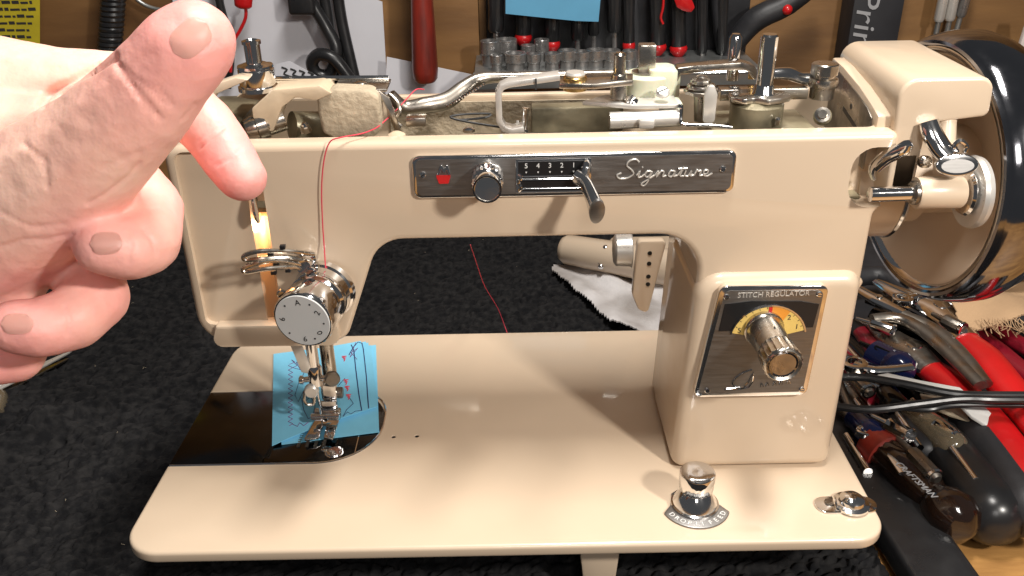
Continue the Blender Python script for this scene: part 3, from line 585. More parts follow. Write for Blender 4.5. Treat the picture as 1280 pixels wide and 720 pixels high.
# pale bent bracket
def strap(name, pts, y0, y1, th, m, parent=SM):
    """flat bar bent along pts (x, z) from y0 to y1"""
    A, B = [], []
    n = len(pts)
    for i in range(n):
        p = Vector(pts[i]); d = (Vector(pts[min(i + 1, n - 1)]) - Vector(pts[max(i - 1, 0)])).normalized(); nn = Vector((-d.y, d.x)) * th / 2
        A.append(tuple(p + nn)); B.append(tuple(p - nn))
    return build(name, MB().prism(A + B[::-1], (0, y1, 0), EX, EZ, y1 - y0), m, parent, bevel=.04)
def xz(l, y): return [(V(u, v, y).x, V(u, v, y).z) for u, v in l]
strap('bent_bracket', xz([(655, 162), (641, 165), (630, 162), (624, 152), (623, 118), (627, 110), (636, 106), (660, 103), (700, 97)], 42.4), 42.4, 43.3, .3, 'satin')
build('bracket_mark', MB().box(V(670, 104, 42.3).x - .04, V(670, 104, 42.3).x + .04, 42.3, 42.42, V(670, 106, 42.3).z - .25, V(670, 104, 42.3).z + .2), 'print_dark', SM)
q = MB().prism([(V(*p, 44).x, dy) for p, dy in (((697, 98), 42.6), ((740, 98), 42.4), ((788, 98), 43.0), ((792, 98), 44.3), ((740, 98), 44.6), ((700, 98), 43.7))], (0, 0, V(740, 108, 43).z), EX, EY, .28); build('link_arm', q, 'nickel', SM, bevel=.05)
c = V(718, 103, 43.6); build('brass_bushing', MB().lathe((c.x, c.y - .4, c.z - .25), EZ, [(0, .58), (.62, .58), (.68, .52)], 28), 'brass', SM)
build('bushing_cap', MB().lathe((c.x, c.y - .4, c.z + .42), EZ, [(0, .46), (.1, .5), (.2, .44)], 28), 'satin', SM)
c = V(773, 122, 43.3); build('link_pin', MB().lathe((c.x, c.y, c.z), EZ, [(0, .42), (.9, .42), (1.15, .38), (1.2, .30), (2.1, .30), (2.2, .2)], 24), 'nickel', SM)
# nylon cam with square shaft
c = V(808, 112, 44.8)
q = MB().lathe((c.x, c.y, c.z - .2), EZ, [(0, 1.15), (.1, 1.2), (.95, 1.2), (1.05, 1.1)], 36); build('nylon_cam', q, 'ivory', SM)
q = MB().prism(rpoly([(0, -.8, .3), (1.3, -.9, .3), (1.7, -.1, .3), (1.2, .9, .3), (0, .9, .2)]), (c.x, c.y, c.z - .35), EX, EY, 1.5); build('nylon_lobe', q, 'ivory', SM, bevel=.1)
build('nylon_block', MB().box(c.x + .5, c.x + 1.5, c.y - 2.2, c.y - 1.0, c.z - 1.0, c.z - .1), 'ivory', SM, bevel=.15)
build('shaft_washer', MB().lathe((c.x - .1, c.y, c.z + .85), EZ, [(0, .68), (.1, .68)], 28), 'steel', SM)
build('square_shaft', MB().box(c.x - .5, c.x + .35, c.y - .35, c.y + .35, c.z + .9, c.z + 2.3), 'nickel', SM, bevel=.07)
q = MB().prism([(V(728, 130, 43).x, 43.2), (V(790, 130, 43).x, 42.3), (V(846, 130, 43).x, 42.35), (V(846, 130, 43).x, 44.2), (V(760, 130, 43).x, 44.4)], (0, 0, V(800, 133, 42.8).z), EX, EY, .2); build('cam_plate', q, 'satin', SM, bevel=.04)
screw('cam_screw', V(789, 124, 42.9).x, 42.9, V(789, 128, 42.9).z, .36, SM, axis=(Vector((-.2, -.5, .85))).normalized(), rot=1.5)
screw('cam_screw', V(828, 113, 42.9).x, 42.8, V(828, 116, 42.9).z, .34, SM, axis=(Vector((-.1, -.5, .85))).normalized(), m='satin')
build('guide_cylinder', MB().cyl(V(762, 151, 42.4), V(851, 147, 42.4), .42, n=24), 'satin', SM)
build('cylinder_lug', MB().box(V(798, 150, 41.9).x, V(818, 150, 41.9).x, 41.7, 42.3, V(808, 160, 41.9).z, V(808, 148, 41.9).z), 'satin', SM, bevel=.1)
build('wire_clip', MB().tube([V(848, 134, 42.2), V(852, 132, 42.2), V(851, 150, 42), V(856, 156, 41.8), V(890, 157, 41.6), V(915, 160, 41.4)], .09, 8), 'chrome', SM)
# right-hand levers
strap('polished_lever', xz([(842, 98), (848, 87), (866, 85), (925, 81), (938, 84), (945, 96)], 44.4), 44.1, 45.0, .36, 'nickel')
for i, (u, v, r) in enumerate([(876, 116, .85), (877, 110, .72), (876, 104, .5)]):
    c = V(u, v, 43.2); build('serrated_washer', MB().lathe((c.x, c.y, c.z), EZ, [(0, r), (.14, r), (.18, r * .9)], 20, flute=(-.1, .15, .88)), 'nickel', SM)
c = V(877, 101, 43.2); build('washer_nut', MB().lathe((c.x, c.y, c.z), EZ, [(0, .3), (.2, .3), (.28, .15)], 6), 'nickel', SM)
build('washer_stud', MB().cyl(V(876, 150, 43.2), V(876, 112, 43.2), .35, n=16), 'steel', SM)
q = MB().prism(rpoly([(V(*p, 42.3).x, V(*p, 42.3).z, .2) for p in [(878, 154), (893, 154), (897, 118), (893, 106), (885, 107), (880, 120)]]), (0, 42.5, 0), EX, EZ, .25); build('upright_finger', q, 'satin', SM, bevel=.05)
c = V(947, 124, 43.2)
q = MB().prism(rpoly([(-1.5, -.5, .2), (-.9, -1.0, .3), (-.4, -.75, .2), (.2, -1.15, .3), (.9, -.9, .3), (1.5, -.5, .3), (1.45, .4, .3), (.6, 1.0, .4), (-.7, .9, .4), (-1.4, .3, .3)]), (c.x, c.y, c.z), EX, EY, .28); CD = build('cam_disc', q, 'nickel', SM, bevel=.05)
build('cam_shaft', MB().lathe((c.x + .25, c.y, c.z + .2), EZ, [(0, .62), (.15, .5), (.5, .46), (.55, .42), (2.85, .42), (2.95, .34)], 28), 'chrome', SM)
build('cam_hub', MB().lathe((c.x, c.y, c.z - 1.7), EZ, [(0, 1.3), (1.5, 1.3), (1.7, .9)], 32), 'oiled', SM)
build('crank_arm', MB().tube([V(958, 93, 45), V(985, 92, 45), V(1000, 97, 45), V(1015, 99, 45)], [.36, .42, .36, .45], 10, flat=(.8, (0, 0, 1))), 'chrome', SM)
build('lower_link', MB().box(V(900, 108, 44.6).x, V(1010, 108, 44.6).x, 44.4, 45.2, V(960, 124, 44.6).z, V(960, 110, 44.6).z), 'nickel', SM, bevel=.06)
c = V(1026, 122, 44.6); build('pivot_bolt', MB().lathe((c.x, c.y, c.z), EZ, [(0, .62), (.55, .62), (.6, .72), (.85, .75), (1.0, .72), (1.05, .55), (1.15, .55), (1.2, .66), (1.7, .66), (1.75, .6)], 30), 'nickel', SM)
screw('lock_bolt', V(1028, 146, 43.4).x, 43.4, V(1028, 146, 43.4).z, .45, SM, axis=Vector((-.3, -.8, .5)).normalized(), m='oiled')
build('bolt_head', MB().lathe(V(1028, 144, 43), Vector((-.3, -.8, .5)), [(0, .38), (.12, .38), (.14, .24), (.25, .22)], 24), 'nickel', SM)
build('lower_casting', MB().box(10.0, 15.2, 42.4, 46, 22.0, 24.9), 'oiled', SM, bevel=.2)
build('plate_dowel', MB().lathe(V(971, 155, 41.9), Vector((0, -.3, 1)), [(0, .14), (.3, .14), (.36, .08)], 12), 'chrome', SM)
c = V(917, 76, 47); build('rear_pin', MB().lathe((c.x, c.y, c.z - 1.0), EZ, [(0, .32), (2.2, .32), (2.4, .2)], 20), 'chrome', SM)
c = V(940, 84, 46.5); build('rear_stud', MB().lathe((c.x, c.y, c.z - .6), EZ, [(0, .16), (.6, .16), (.7, .1)], 12), 'brass', SM)
# end cheek
q = MB().prism([(41.2, 24.9), (47.9, 24.9), (47.9, 26.95), (46.5, 26.85), (44.0, 26.5), (42.0, 26.05), (41.2, 25.85)], (18.3, 0, 0), EY, EZ, -.75)
build('end_wall', MB().prism([(41.15, 24.6), (48.3, 24.6), (48.3, 27.0), (46.5, 26.9), (44.0, 26.55), (42.0, 26.1), (41.15, 25.85)], (17.5, 0, 0), EY, EZ, .85), 'enamel', SM, bevel=.12)
CH = build('cheek_plate', MB().prism([(41.7, 23.0), (47.8, 23.0), (47.8, 26.65), (46.5, 26.55), (44.0, 26.2), (42.4, 25.9), (41.7, 25.6)], (17.42, 0, 0), EY, EZ, .08), 'steel', SM, bevel=.02)
build('cheek_hole', MB().lathe((17.43, 44.4, 25.4), -EX, [(0, .16), (.02, .16)], 16), 'black', CH)
build('cheek_slot', MB().prism([(42.6, 24.35), (45.4, 24.9), (45.4, 25.12), (42.6, 24.57)], (17.40, 0, 0), EY, EZ, .02), 'black', CH)

# ---- arm end cover over the belt
q = MB().prism(rpoly([(18.3, 21.7, .3), (19.6, 21.7, .4), (19.7, 25.6, .6), (22.5, 25.9, .35), (22.4, 27.75, .7), (18.0, 27.75, .9), (18.15, 25.5, .2)], 6), (0, 48.8, 0), EX, EZ, 8.2)
build('belt_cover', q, 'enamel', SM, bevel=.45, seg=4, bang=40)
hy, hz = 45.3, 21.35; wc = Vector((22.5, 45.8, 21.37)); wa = Vector((1, .13, 0)).normalized()
build('wheel_bearing', MB().lathe((17.6, hy, hz), EX, [(0, 3.3), (2.4, 3.3), (2.6, 3.15), (2.7, 2.6), (4, 2.5)], 56), 'enamel', SM)
build('bearing_ring', MB().lathe((20.05, hy, hz), EX, [(0, 3.32), (.12, 3.38), (.24, 3.32)], 56), 'chrome', SM)
HW = build('hand_wheel', MB().lathe(wc, wa, [(0, 6.52), (-.12, 6.68), (-.1, 6.85), (.12, 6.98), (.16, 7.02), (.7, 7.2), (1.4, 7.32), (2.2, 7.3), (2.9, 7.05), (3.3, 6.5), (3.3, 5.5), (2.9, 2.5)], 96, cap=False), 'dark_chrome', SM)
build('wheel_dish', MB().lathe(wc - wa * .02, wa, [(0, 6.55), (.08, 6.3), (.35, 6.05), (1.1, 5.4), (1.7, 4.4), (1.95, 3.2), (1.9, 2.4), (-2.6, 2.2), (-2.7, 1.5)], 80, cap=False), 'dish', HW)
build('wheel_ring', MB().lathe(wc - wa * .08, wa, [(0, 6.42), (.1, 6.28), (.25, 6.2)], 96, cap=False), 'chrome', HW)
# ---- bobbin winder
build('winder_pin', MB().lathe(P(1086, 243, y=39.6), P(1146, 241, y=39.6) - P(1086, 243, y=39.6), [(0, .28), (.05, .36), (.4, .37), (1.9, .37), (2.2, .40), (2.35, .40)], 24), 'chrome', SM)
build('winder_collar', MB().lathe(P(1138, 241, y=39.6), EX, [(0, .5), (.1, .58), (.3, .58), (.4, .5)], 28), 'steel', SM)
build('winder_housing', MB().lathe(P(1144, 241, y=39.7), EX, [(0, .74), (.1, .78), (2.1, .78), (2.2, .72)], 32), 'enamel', SM)
build('winder_tyre', MB().lathe(P(1208, 240, y=40.3), EX, [(0, 1.1), (.05, 1.7), (.25, 1.78), (.5, 1.7), (.55, .8)], 44), 'satin', SM)
build('winder_ring', MB().lathe(P(1203, 240, y=40.1), EX, [(0, 1.05), (.12, 1.15), (.25, 1.05)], 36), 'chrome', SM)
build('winder_latch', MB().tube([P(u, v, y=y) for u, v, y in [(1092, 222, 41.0), (1090, 210, 40.8), (1103, 196, 40.4), (1120, 187, 40.0), (1136, 180, 39.7), (1132, 190, 39.7), (1112, 200, 40.1), (1098, 212, 40.5)]], .16, 10, flat=(1.5, (0, 1, 0))), 'chrome', SM)
build('latch_block', MB().box(18.4, 19.6, 40.6, 42.0, 22.3, 24.2), 'enamel', SM, bevel=.15)
build('latch_pivot', MB().lathe(P(1154, 202, y=40.2), Vector((0, -1, .3)), [(0, .3), (.3, .3), (.4, .18)], 18), 'nickel', SM)
build('winder_arm', MB().tube([P(1161, 152, y=40.4), P(1166, 168, y=40.1), P(1176, 185, y=39.8), P(1186, 196, y=39.5)], [.3, .34, .34, .3], 12, flat=(1.5, (1, 0, 0))), 'chrome', SM)
build('arm_post', MB().cyl(P(1182, 146, y=41.2), P(1180, 190, y=40.6), .5, n=20), 'enamel', SM)
c = P(1194, 206, y=39.2); t_ = Vector((0, -.75, .66))
TR = build('thumb_rest', MB().prism([(1.0 * math.cos(a), .52 * math.sin(a)) for a in np.linspace(0, 2 * PI, 33)[:-1]], c, EX, EZ * .95 + EY * .3, .22), 'chrome', SM, bevel=.07, seg=3, bang=60)
build('thumb_inset', MB().prism([(.76 * math.cos(a), .32 * math.sin(a)) for a in np.linspace(0, 2 * PI, 33)[:-1]], c + Vector((0, -.235, .02)), EX, EZ * .95 + EY * .3, .03), 'plate', TR)
build('stop_ring', MB().tube([P(u, v, y=39.5) for u, v in [(1196, 190), (1193, 182), (1200, 176), (1208, 182), (1206, 190)]], .12, 8), 'chrome', SM)
# bracket behind the pillar
q = MB().prism(rpoly([(0, 0, .3), (2.0, 0.2, .5), (1.6, -.7, .5), (.6, -2.4, .4), (0, -3.2, .2)]), (17.7, 46.0, 15.6), EX, EZ, 2.0); build('reverse_bracket', q, 'enamel', SM, bevel=.2, seg=3)
build('bracket_bolt', MB().lathe((17.7, 44.8, 12.3), EX, [(0, .5), (.6, .5), (.7, .3)], 20), 'chrome', SM)

# ---- card under the foot
CA = thing('note_card', 'folded bright blue card covered in test stitches, clamped under the presser foot', 'card', (-11.8, 49, 6.05))
def card_surface(pts2, zf, nu=24, nv=24, th=.03):
    return None
c00, c10, c11, c01 = P(340, 557, z=6.1), P(472, 508, z=6.25), P(463, 424, z=6.25), P(342, 443, z=6.1)
def cpt(s_, t_, lift=0):
    p = c00.lerp(c10, s_).lerp(c01.lerp(c11, s_), t_)
    z = 6.06 + .22 * s_ * (1 - .4 * t_) + .10 * math.sin(PI * s_) * (1 - t_) + .05 * math.sin(5 * s_ + 2 * t_)
    return Vector((p.x, p.y, z + lift))
def sheet(fn, n=28, corner=None, th=.035):
    q = MB(); vs = {}
    for lay, dz in ((0, 0), (1, th)):
        for i in range(n + 1):
            for j in range(n + 1): vs[lay, i, j] = q.bm.verts.new(fn(i / n, j / n) + Vector((0, 0, dz)))
    def keep(i, j):
        if not corner: return True
        x, y = (i + .5) / n, (j + .5) / n; r = corner
        return not (x > 1 - r and y > 1 - r and (x - 1 + r) ** 2 + (y - 1 + r) ** 2 > r * r)
    cells = {(i, j) for i in range(n) for j in range(n) if keep(i, j)}
    for (i, j) in cells:
        q.bm.faces.new([vs[1, i, j], vs[1, i + 1, j], vs[1, i + 1, j + 1], vs[1, i, j + 1]]); q.bm.faces.new([vs[0, i, j], vs[0, i, j + 1], vs[0, i + 1, j + 1], vs[0, i + 1, j]])
        for (di, dj, a, b_) in ((1, 0, (1, 0), (1, 1)), (-1, 0, (0, 1), (0, 0)), (0, 1, (1, 1), (0, 1)), (0, -1, (0, 0), (1, 0))):
            if (i + di, j + dj) not in cells:
                q.bm.faces.new([vs[0, i + a[0], j + a[1]], vs[0, i + b_[0], j + b_[1]], vs[1, i + b_[0], j + b_[1]], vs[1, i + a[0], j + a[1]]])
    loose = [v for v in q.bm.verts if not v.link_faces]; bmesh.ops.delete(q.bm, geom=loose, context='VERTS'); return q
build('upper_leaf', sheet(lambda s_, t_: cpt(s_, t_), 40, corner=.16), 'blue_card', CA)
d00, d10, d11, d01 = P(352, 556, z=6.02), P(474, 541, z=6.02), P(470, 432, z=6.02), P(345, 450, z=6.02)
build('lower_leaf', sheet(lambda s_, t_: Vector((*d00.lerp(d10, s_).lerp(d01.lerp(d11, s_), t_).xy, 6.01 + .04 * s_)), 16), 'blue_card', CA)
def stitch(px, m, r=.021, zig=None):
    pts = []
    for u, v in px:
        # find the card parameters under this pixel by inverse bilinear search on the plane z = 6.2
        p = P(u, v, z=6.2); s_, t_ = .5, .5
        for _ in range(12):
            c = c00.lerp(c10, s_).lerp(c01.lerp(c11, s_), t_); ds = ((c10 - c00).lerp(c11 - c01, t_)); dt = (c01 - c00).lerp(c11 - c10, s_)
            det = ds.x * dt.y - ds.y * dt.x; e = p - c; s_ += (e.x * dt.y - e.y * dt.x) / det; t_ += (ds.x * e.y - ds.y * e.x) / det
        s_ = min(max(s_, .01), .985); t_ = min(max(t_, .01), .985); pts.append(cpt(s_, t_, .05))
    build('stitching', MB().tube(pts, r, 5, sm=1), m, CA)
def CZ(zx, zy): return (200 + zx / 3.556, 410 + zy / 3.556)
zz = [CZ(572 + (20 if k % 2 else 0) - 2, 165 + k * 10.5) for k in range(26)]; stitch(zz, 'stitch_purple')
stitch([CZ(*p) for p in [(575, 435), (590, 430), (612, 442), (622, 425), (640, 440), (660, 425)]], 'stitch_purple')
stitch([CZ(*p) for p in [(575, 160), (600, 150), (585, 140), (610, 165), (590, 175), (625, 185), (605, 150), (640, 170), (620, 140)]], 'stitch_purple')
stitch([CZ(*p) for p in [(640, 200), (615, 250), (600, 300), (615, 330), (650, 260), (625, 310), (640, 340), (665, 280)]], 'stitch_dark')
stitch([CZ(*p) for p in [(630, 320), (640, 370), (660, 410), (680, 400), (690, 350), (670, 310), (645, 330)]], 'stitch_dark')
stitch([CZ(*p) for p in [(900, 400), (885, 300), (870, 180), (862, 100), (850, 75)]], 'stitch_dark', .034)
stitch([CZ(*p) for p in [(928, 362), (918, 220), (905, 100), (898, 70), (880, 62), (860, 85), (840, 120)]], 'stitch_dark', .034)
stitch([CZ(*p) for p in [(900, 380), (870, 375), (850, 400), (835, 380), (815, 405), (830, 370), (860, 340), (840, 310)]], 'stitch_dark')
stitch([CZ(*p) for p in [(780, 280), (800, 250), (822, 225)]], 'stitch_dark')
stitch([CZ(*p) for p in [(870, 60), (845, 130), (880, 90), (850, 110), (875, 140)]], 'stitch_purple')
for (a, b_) in [(818, 125), (832, 262), (838, 300), (826, 232)]:
    stitch([CZ(a + dx, b_ + dy) for dx, dy in [(-10, 0), (10, 0), (-8, 6), (8, 8), (-4, 12), (5, 14), (0, 22)]], 'stitch_red', .04)
# ---- thread
th = [(530, 112, 45), (520, 112, 44.5), (508, 124, 44), (495, 138, 43.4), (480, 152, 42.6), (470, 160, 41.8), (452, 167, 40.9), (425, 172, 40.25), (412, 178, 40.15), (405, 200, 40.1), (402, 235, 40.1), (403, 275, 40.1), (405, 305, 40.0), (407, 335, 39.6)]
tag(build('thread', MB().tube([P(u, v, y=y) for u, v, y in th], .032, 6, sm=5), 'stitch_red'), 'single red sewing thread running down the front of the machine head', 'thread')
tag(build('loose_thread', MB().tube([P(588, 306, y=52), P(596, 330, y=55), P(606, 358, y=57), P(622, 385, y=58), P(631, 408, y=58), P(634, 416, y=57)] , .03, 6, sm=4), 'stitch_red'), 'fine dark red thread end trailing over the towel seen through the machine arm', 'thread')
# ------------------------------------------------------------------ white rag and spare attachment behind the arm
def poly_sheet(name, px, zfun, m, zb=.6, thick=.12, n=70, parent=None):
    """cloth patch: photo outline px dropped on the bench, filled on a grid, with a rolled edge"""
    W = [P(u, v, z=zb) for u, v in px]; x0, x1 = min(p.x for p in W), max(p.x for p in W); y0, y1 = min(p.y for p in W), max(p.y for p in W)
    q = MB(); m_ = len(W)
    def inside(x, y):
        c = False
        for i in range(m_):
            a, b_ = W[i], W[(i + 1) % m_]
            if (a.y > y) != (b_.y > y) and x < (b_.x - a.x) * (y - a.y) / (b_.y - a.y) + a.x: c = not c
        return c
    vs = {}; sx, sy = (x1 - x0) / n, (y1 - y0) / n
    def vert(i, j, l):
        k = (i, j, l)
        if k not in vs:
            x, y = x0 + i * sx, y0 + j * sy; vs[k] = q.bm.verts.new((x, y, zfun(x, y) + (thick if l else 0)))
        return vs[k]
    cells = {(i, j) for i in range(n) for j in range(n) if inside(x0 + (i + .5) * sx, y0 + (j + .5) * sy)}
    for i, j in cells:
        q.bm.faces.new([vert(i, j, 1), vert(i + 1, j, 1), vert(i + 1, j + 1, 1), vert(i, j + 1, 1)])
        q.bm.faces.new([vert(i, j, 0), vert(i, j + 1, 0), vert(i + 1, j + 1, 0), vert(i + 1, j, 0)])
        for (di, dj, a, b_) in ((1, 0, (1, 0), (1, 1)), (-1, 0, (0, 1), (0, 0)), (0, 1, (1, 1), (0, 1)), (0, -1, (0, 0), (1, 0))):
            if (i + di, j + dj) not in cells:
                q.bm.faces.new([vert(i + a[0], j + a[1], 0), vert(i + b_[0], j + b_[1], 0), vert(i + b_[0], j + b_[1], 1), vert(i + a[0], j + a[1], 1)])
    bmesh.ops.smooth_vert(q.bm, verts=[v for v in q.bm.verts if len(v.link_faces) and any(len(e.link_faces) == 2 and e.calc_face_angle(0) > 1 for e in v.link_edges)], factor=.5, use_axis_x=True, use_axis_y=True, use_axis_z=False)
    return build(name, q, m, parent, ang=60)
rg = poly_sheet('rag', [(690, 346), (692, 341), (712, 337), (735, 330), (790, 326), (850, 340), (860, 400), (850, 430), (800, 425), (762, 410), (735, 385), (710, 362), (698, 352)],
                lambda x, y: .95 + .45 * math.sin(x * .8 + y * .35) ** 2 + .25 * mnoise.noise(Vector((x * .5, y * .4, 1))), 'rag_dirt')
tag(rg, 'white cotton rag with a grey smudge lying on the towel behind the machine arm', 'rag')
AT = thing('motor_housing', 'beige metal housing with a small chrome lever behind the machine arm', 'motor housing', (10, 78, .5))
q = MB(); a0 = P(704, 310, z=2.9); a1 = P(850, 336, z=2.9)
q.lathe((a0.x - .3, a0.y, a0.z), (a1 - a0), [(0, .7), (.2, 1.1), (.7, 1.4), (12.5, 1.75), (12.8, 1.5)], 40)
build('housing_shell', q, 'enamel', AT)
q = MB(); q.box(9.5, 20, a0.y - 1.2, a0.y + 3, .45, 2.8); build('housing_foot', q, 'enamel', AT, bevel=.6, seg=3)
l0, l1 = P(757, 311, y=a0.y - 2.6), P(750, 329, y=a0.y - 2.9)
build('small_lever', MB().tube([l0, (l0 + l1) / 2, l1], [.18, .28, .5], 10), 'chrome', AT); build('lever_ball', MB().sphere(l0, .38), 'chrome', AT); build('lever_screw', MB().sphere(l1 + Vector((.05, -.45, -.1)), .3), 'chrome', AT)
c = P(795, 312, y=57.5); build('rear_cup', MB().lathe((c.x - 1.6, c.y, c.z), EX, [(0, .9), (.15, 1.15), (1.2, 1.2), (1.25, 1.3)], 32), 'satin', SM)
c = P(803, 325, y=56.5)
PF = build('rear_bracket', MB().prism(rpoly([(0, -3.6, .5), (.7, -3.9, .5), (1.7, 1.8, .3), (-.3, 1.8, .3), (-.5, -2.4, .8)]), (c.x - .2, c.y, c.z), EX, EZ, .8), 'enamel', SM, bevel=.15)
for dz in (.9, .1, -.9, -1.5): build('bracket_hole', MB().lathe((c.x + .35, c.y - .81, c.z + dz), -EY, [(0, .16), (.02, .16)], 12), 'black', PF)

# ------------------------------------------------------------------ wall side of the bench
YW = 99.4
def Wp(u, v, y=YW): return P(u, v, y=y)
def flat_paper(name, px, m, label, cat, y=YW + .3, th=.06, curl=0):
    q = MB().prism([(Wp(u, v, y).x, Wp(u, v, y).z) for u, v in px], (0, y, 0), EX, EZ, th); return tag(build(name, q, m), label, cat)
# stud on the wall behind the tools
tag(build('wooden_post', MB().box(-9.0, -3.0, 97.6, 99.98, 0.02, 60), 'ply', bevel=.15), 'wooden post on the plywood wall beside the black tool rack', 'post')
flat_paper('paper_sheet', [(225, 140), (212, -60), (300, -60), (478, 2), (486, 140)], 'paper', 'large white paper sheet pinned on the wall behind the black cables', 'paper', y=99.6)
q = MB().prism([(Wp(480, 130, 96).x, Wp(480, 130, 96).z), (Wp(660, 140, 96).x, Wp(660, 140, 96).z), (Wp(588, 96, 96).x, Wp(588, 96, 96).z), (Wp(482, 74, 96).x, Wp(482, 74, 96).z)], (0, 97.2, 0), EX, EZ, .1)
tag(build('paper_sheet', q, 'paper'), 'smaller white paper leaning on the wall below the red hammer handle', 'paper')
flat_paper('fabric_print', [(342, 102), (345, 80), (362, 76), (402, 98), (398, 104)], 'paper', 'white printed scrap with black strokes behind the open lamp plate', 'scrap', y=95)
fp = bpy.data.objects['fabric_print']
q = MB()
for k in range(4):
    u = 352 + k * 11; q.tube([Wp(u, 84 + k * 2, 94.98), Wp(u + 7, 87 + k * 2, 94.98), Wp(u + 3, 92 + k, 94.98), Wp(u + 12, 96 + k * .5, 94.98)], .13, 6)
build('printed_stroke', q, 'print_dark', fp)
# red brown hammer handle
HM = thing('hammer', 'red brown wooden hammer handle hanging down the wooden post', 'hammer', (-8.4, 95, 14))
prof = [(0, 1.35), (.3, 1.6), (1.2, 1.72), (4.5, 1.6), (9, 1.38), (14, 1.30), (22, 1.25)]
h0 = Wp(532, 101, 94.5); build('handle', MB().lathe(h0, Wp(527, -10, 94.5) - h0, prof, 28, squash=.8), 'hammer', HM)
hh = h0 + (Wp(527, -10, 94.5) - h0).normalized() * 21; build('head', MB().box(hh.x - 5, hh.x + 5, hh.y - 1.2, hh.y + 1.2, hh.z, hh.z + 2.6), 'steel', HM, bevel=.3)
# cables
def cable(name, px, r, label, cat='cable', m='rubber', sm=6, n=12):
    return tag(build(name, MB().tube([Wp(u, v, y) for u, v, y in px], r, n, sm=sm), m), label, cat)
cable('power_cord', [(362, -40, 97), (392, 8, 97), (408, 35, 97), (420, 62, 96.6), (412, 92, 96.4), (396, 92, 96.2), (390, 78, 96), (400, 68, 95.6), (420, 76, 95.4), (446, 112, 95.4)], .68, 'thick black power cord ending in a hanging loop, left of the straight cord')
cable('power_cord', [(398, -40, 98), (408, 10, 98), (414, 45, 98), (428, 70, 98), (424, 100, 97.5), (415, 120, 97)], .62, 'black power cord hanging behind the looped one')
cable('power_cord', [(418, -40, 97.5), (426, 20, 97.5), (438, 75, 97.2), (450, 125, 97)], .62, 'straight black power cord hanging right of the looped cord')
tag(build('plug', MB().box(Wp(362, 0, 97).x, Wp(395, 0, 97).x, 95.6, 98, Wp(370, 17, 97).z, Wp(370, -14, 97).z), 'rubber', bevel=.4, seg=3), 'black plug block at the top of the power cords', 'plug')
cable('thin_cord', [(268, -40, 98), (275, 5, 98), (284, 40, 98), (288, 75, 97.5), (284, 110, 97)], .45, 'thin black cord hanging beside the red clip')
cable('thin_cord', [(150, -30, 98), (172, 0, 98), (200, 12, 98), (232, 8, 98), (262, 14, 98)], .22, 'thin grey wire sagging across the wall above the hand', m='rail')
sc_ = []; q = MB()
a_, b_ = Wp(146, -60, 97), Wp(136, 80, 97); n_ = 420
for k in range(n_):
    t = k / (n_ - 1); c = a_.lerp(b_, t); ph = t * 2 * PI * 22; sc_.append(c + Vector((.95 * math.cos(ph), .95 * math.sin(ph), 0)))
tag(build('coiled_cord', q.tube(sc_, .36, 8, sm=1), 'rubber'), 'black coiled cord hanging beside the yellow paper', 'coiled cord')
flat_paper('yellow_note', [(-40, 80), (-40, -60), (50, -60), (50, 80)], 'yellow_paper', 'yellow printed paper at the far left of the wall', 'note', y=98)
yn = bpy.data.objects['yellow_note']; q = MB()
for r_ in range(13):
    u = -30 + random.random() * 10; v = -48 + r_ * 8.6
    while u < 44:
        l = 3 + random.random() * 9
        if u + l > 46: break
        a, b2 = Wp(u, v, 97.93), Wp(u + l, v - .2, 97.93); q.box(a.x, b2.x, 97.9, 97.95, a.z - .10, a.z + (.12 if random.random() < .5 else .22)); u += l + 2.2
build('printed_line', q, 'print_dark', yn)['kind'] = 'stuff'
RC = thing('test_clip', 'red crocodile clip with a red wire hanging above the chrome top knob', 'clip', tuple(Wp(304, 12, 96)))
c0, c1 = Wp(304, -25, 96), Wp(304, 11, 96); build('clip_sleeve', MB().tube([c0, c0.lerp(c1, .5), c1.lerp(c0, .1), c1], [.9, 1.0, .9, .35], 16, flat=(.7, (0, 1, 0))), 'red_grip', RC)
build('clip_wire', MB().tube([Wp(u, v, 96) for u, v in [(307, 8), (307, 22), (300, 38), (294, 48), (290, 62), (288, 90)]], .18, 8), 'red_grip', RC)

# tool rack with sockets
TK = thing('tool_rack', 'black tool rack with a grey steel shelf fixed to the plywood wall', 'tool rack', (10.5, 97, 14))
build('back_board', MB().box(-2.2, 26, 98.2, 99.4, 13.5, 32), 'grip', TK, bevel=.1)
sz = Wp(700, 84, 91.5).z
build('shelf', MB().box(-3.4, 25.5, 89.6, 98.2, sz - .5, sz), 'rail', TK, bevel=.1)
build('shelf_lip', MB().box(-3.5, 25.6, 89.3, 89.6, sz - 1.6, sz + .1), 'rail', TK, bevel=.06)
build('shelf_rail', MB().cyl((-3.5, 89.1, sz - .2), (25.6, 89.1, sz - .2), .22, n=10), 'chrome', TK)
def socket_mb(r, h): return MB().lathe((0, 0, 0), EZ, [(0, r * .82), (h * .42, r * .84), (h * .5, r), (h * .97, r), (h, r * .93), (h, r * .72), (h * .6, r * .66)], 24)
sock = [(613, 60, 88, 1.0, 93), (633, 57, 84, 1.15, 94), (621, 72, 88, .62, 90.6), (644, 66, 88, 1.15, 90.8), (660, 62, 85, .75, 94), (667, 67, 88, .78, 90.8), (677, 55, 84, .8, 94.5), (690, 67, 88, .85, 90.8), (709, 64, 88, .95, 91), (727, 66, 88, .9, 91), (744, 64, 88, 1.0, 91), (763, 65, 88, .95, 91), (786, 66, 88, .75, 91)]
ssz = ['widest', 'tall', 'smallest']
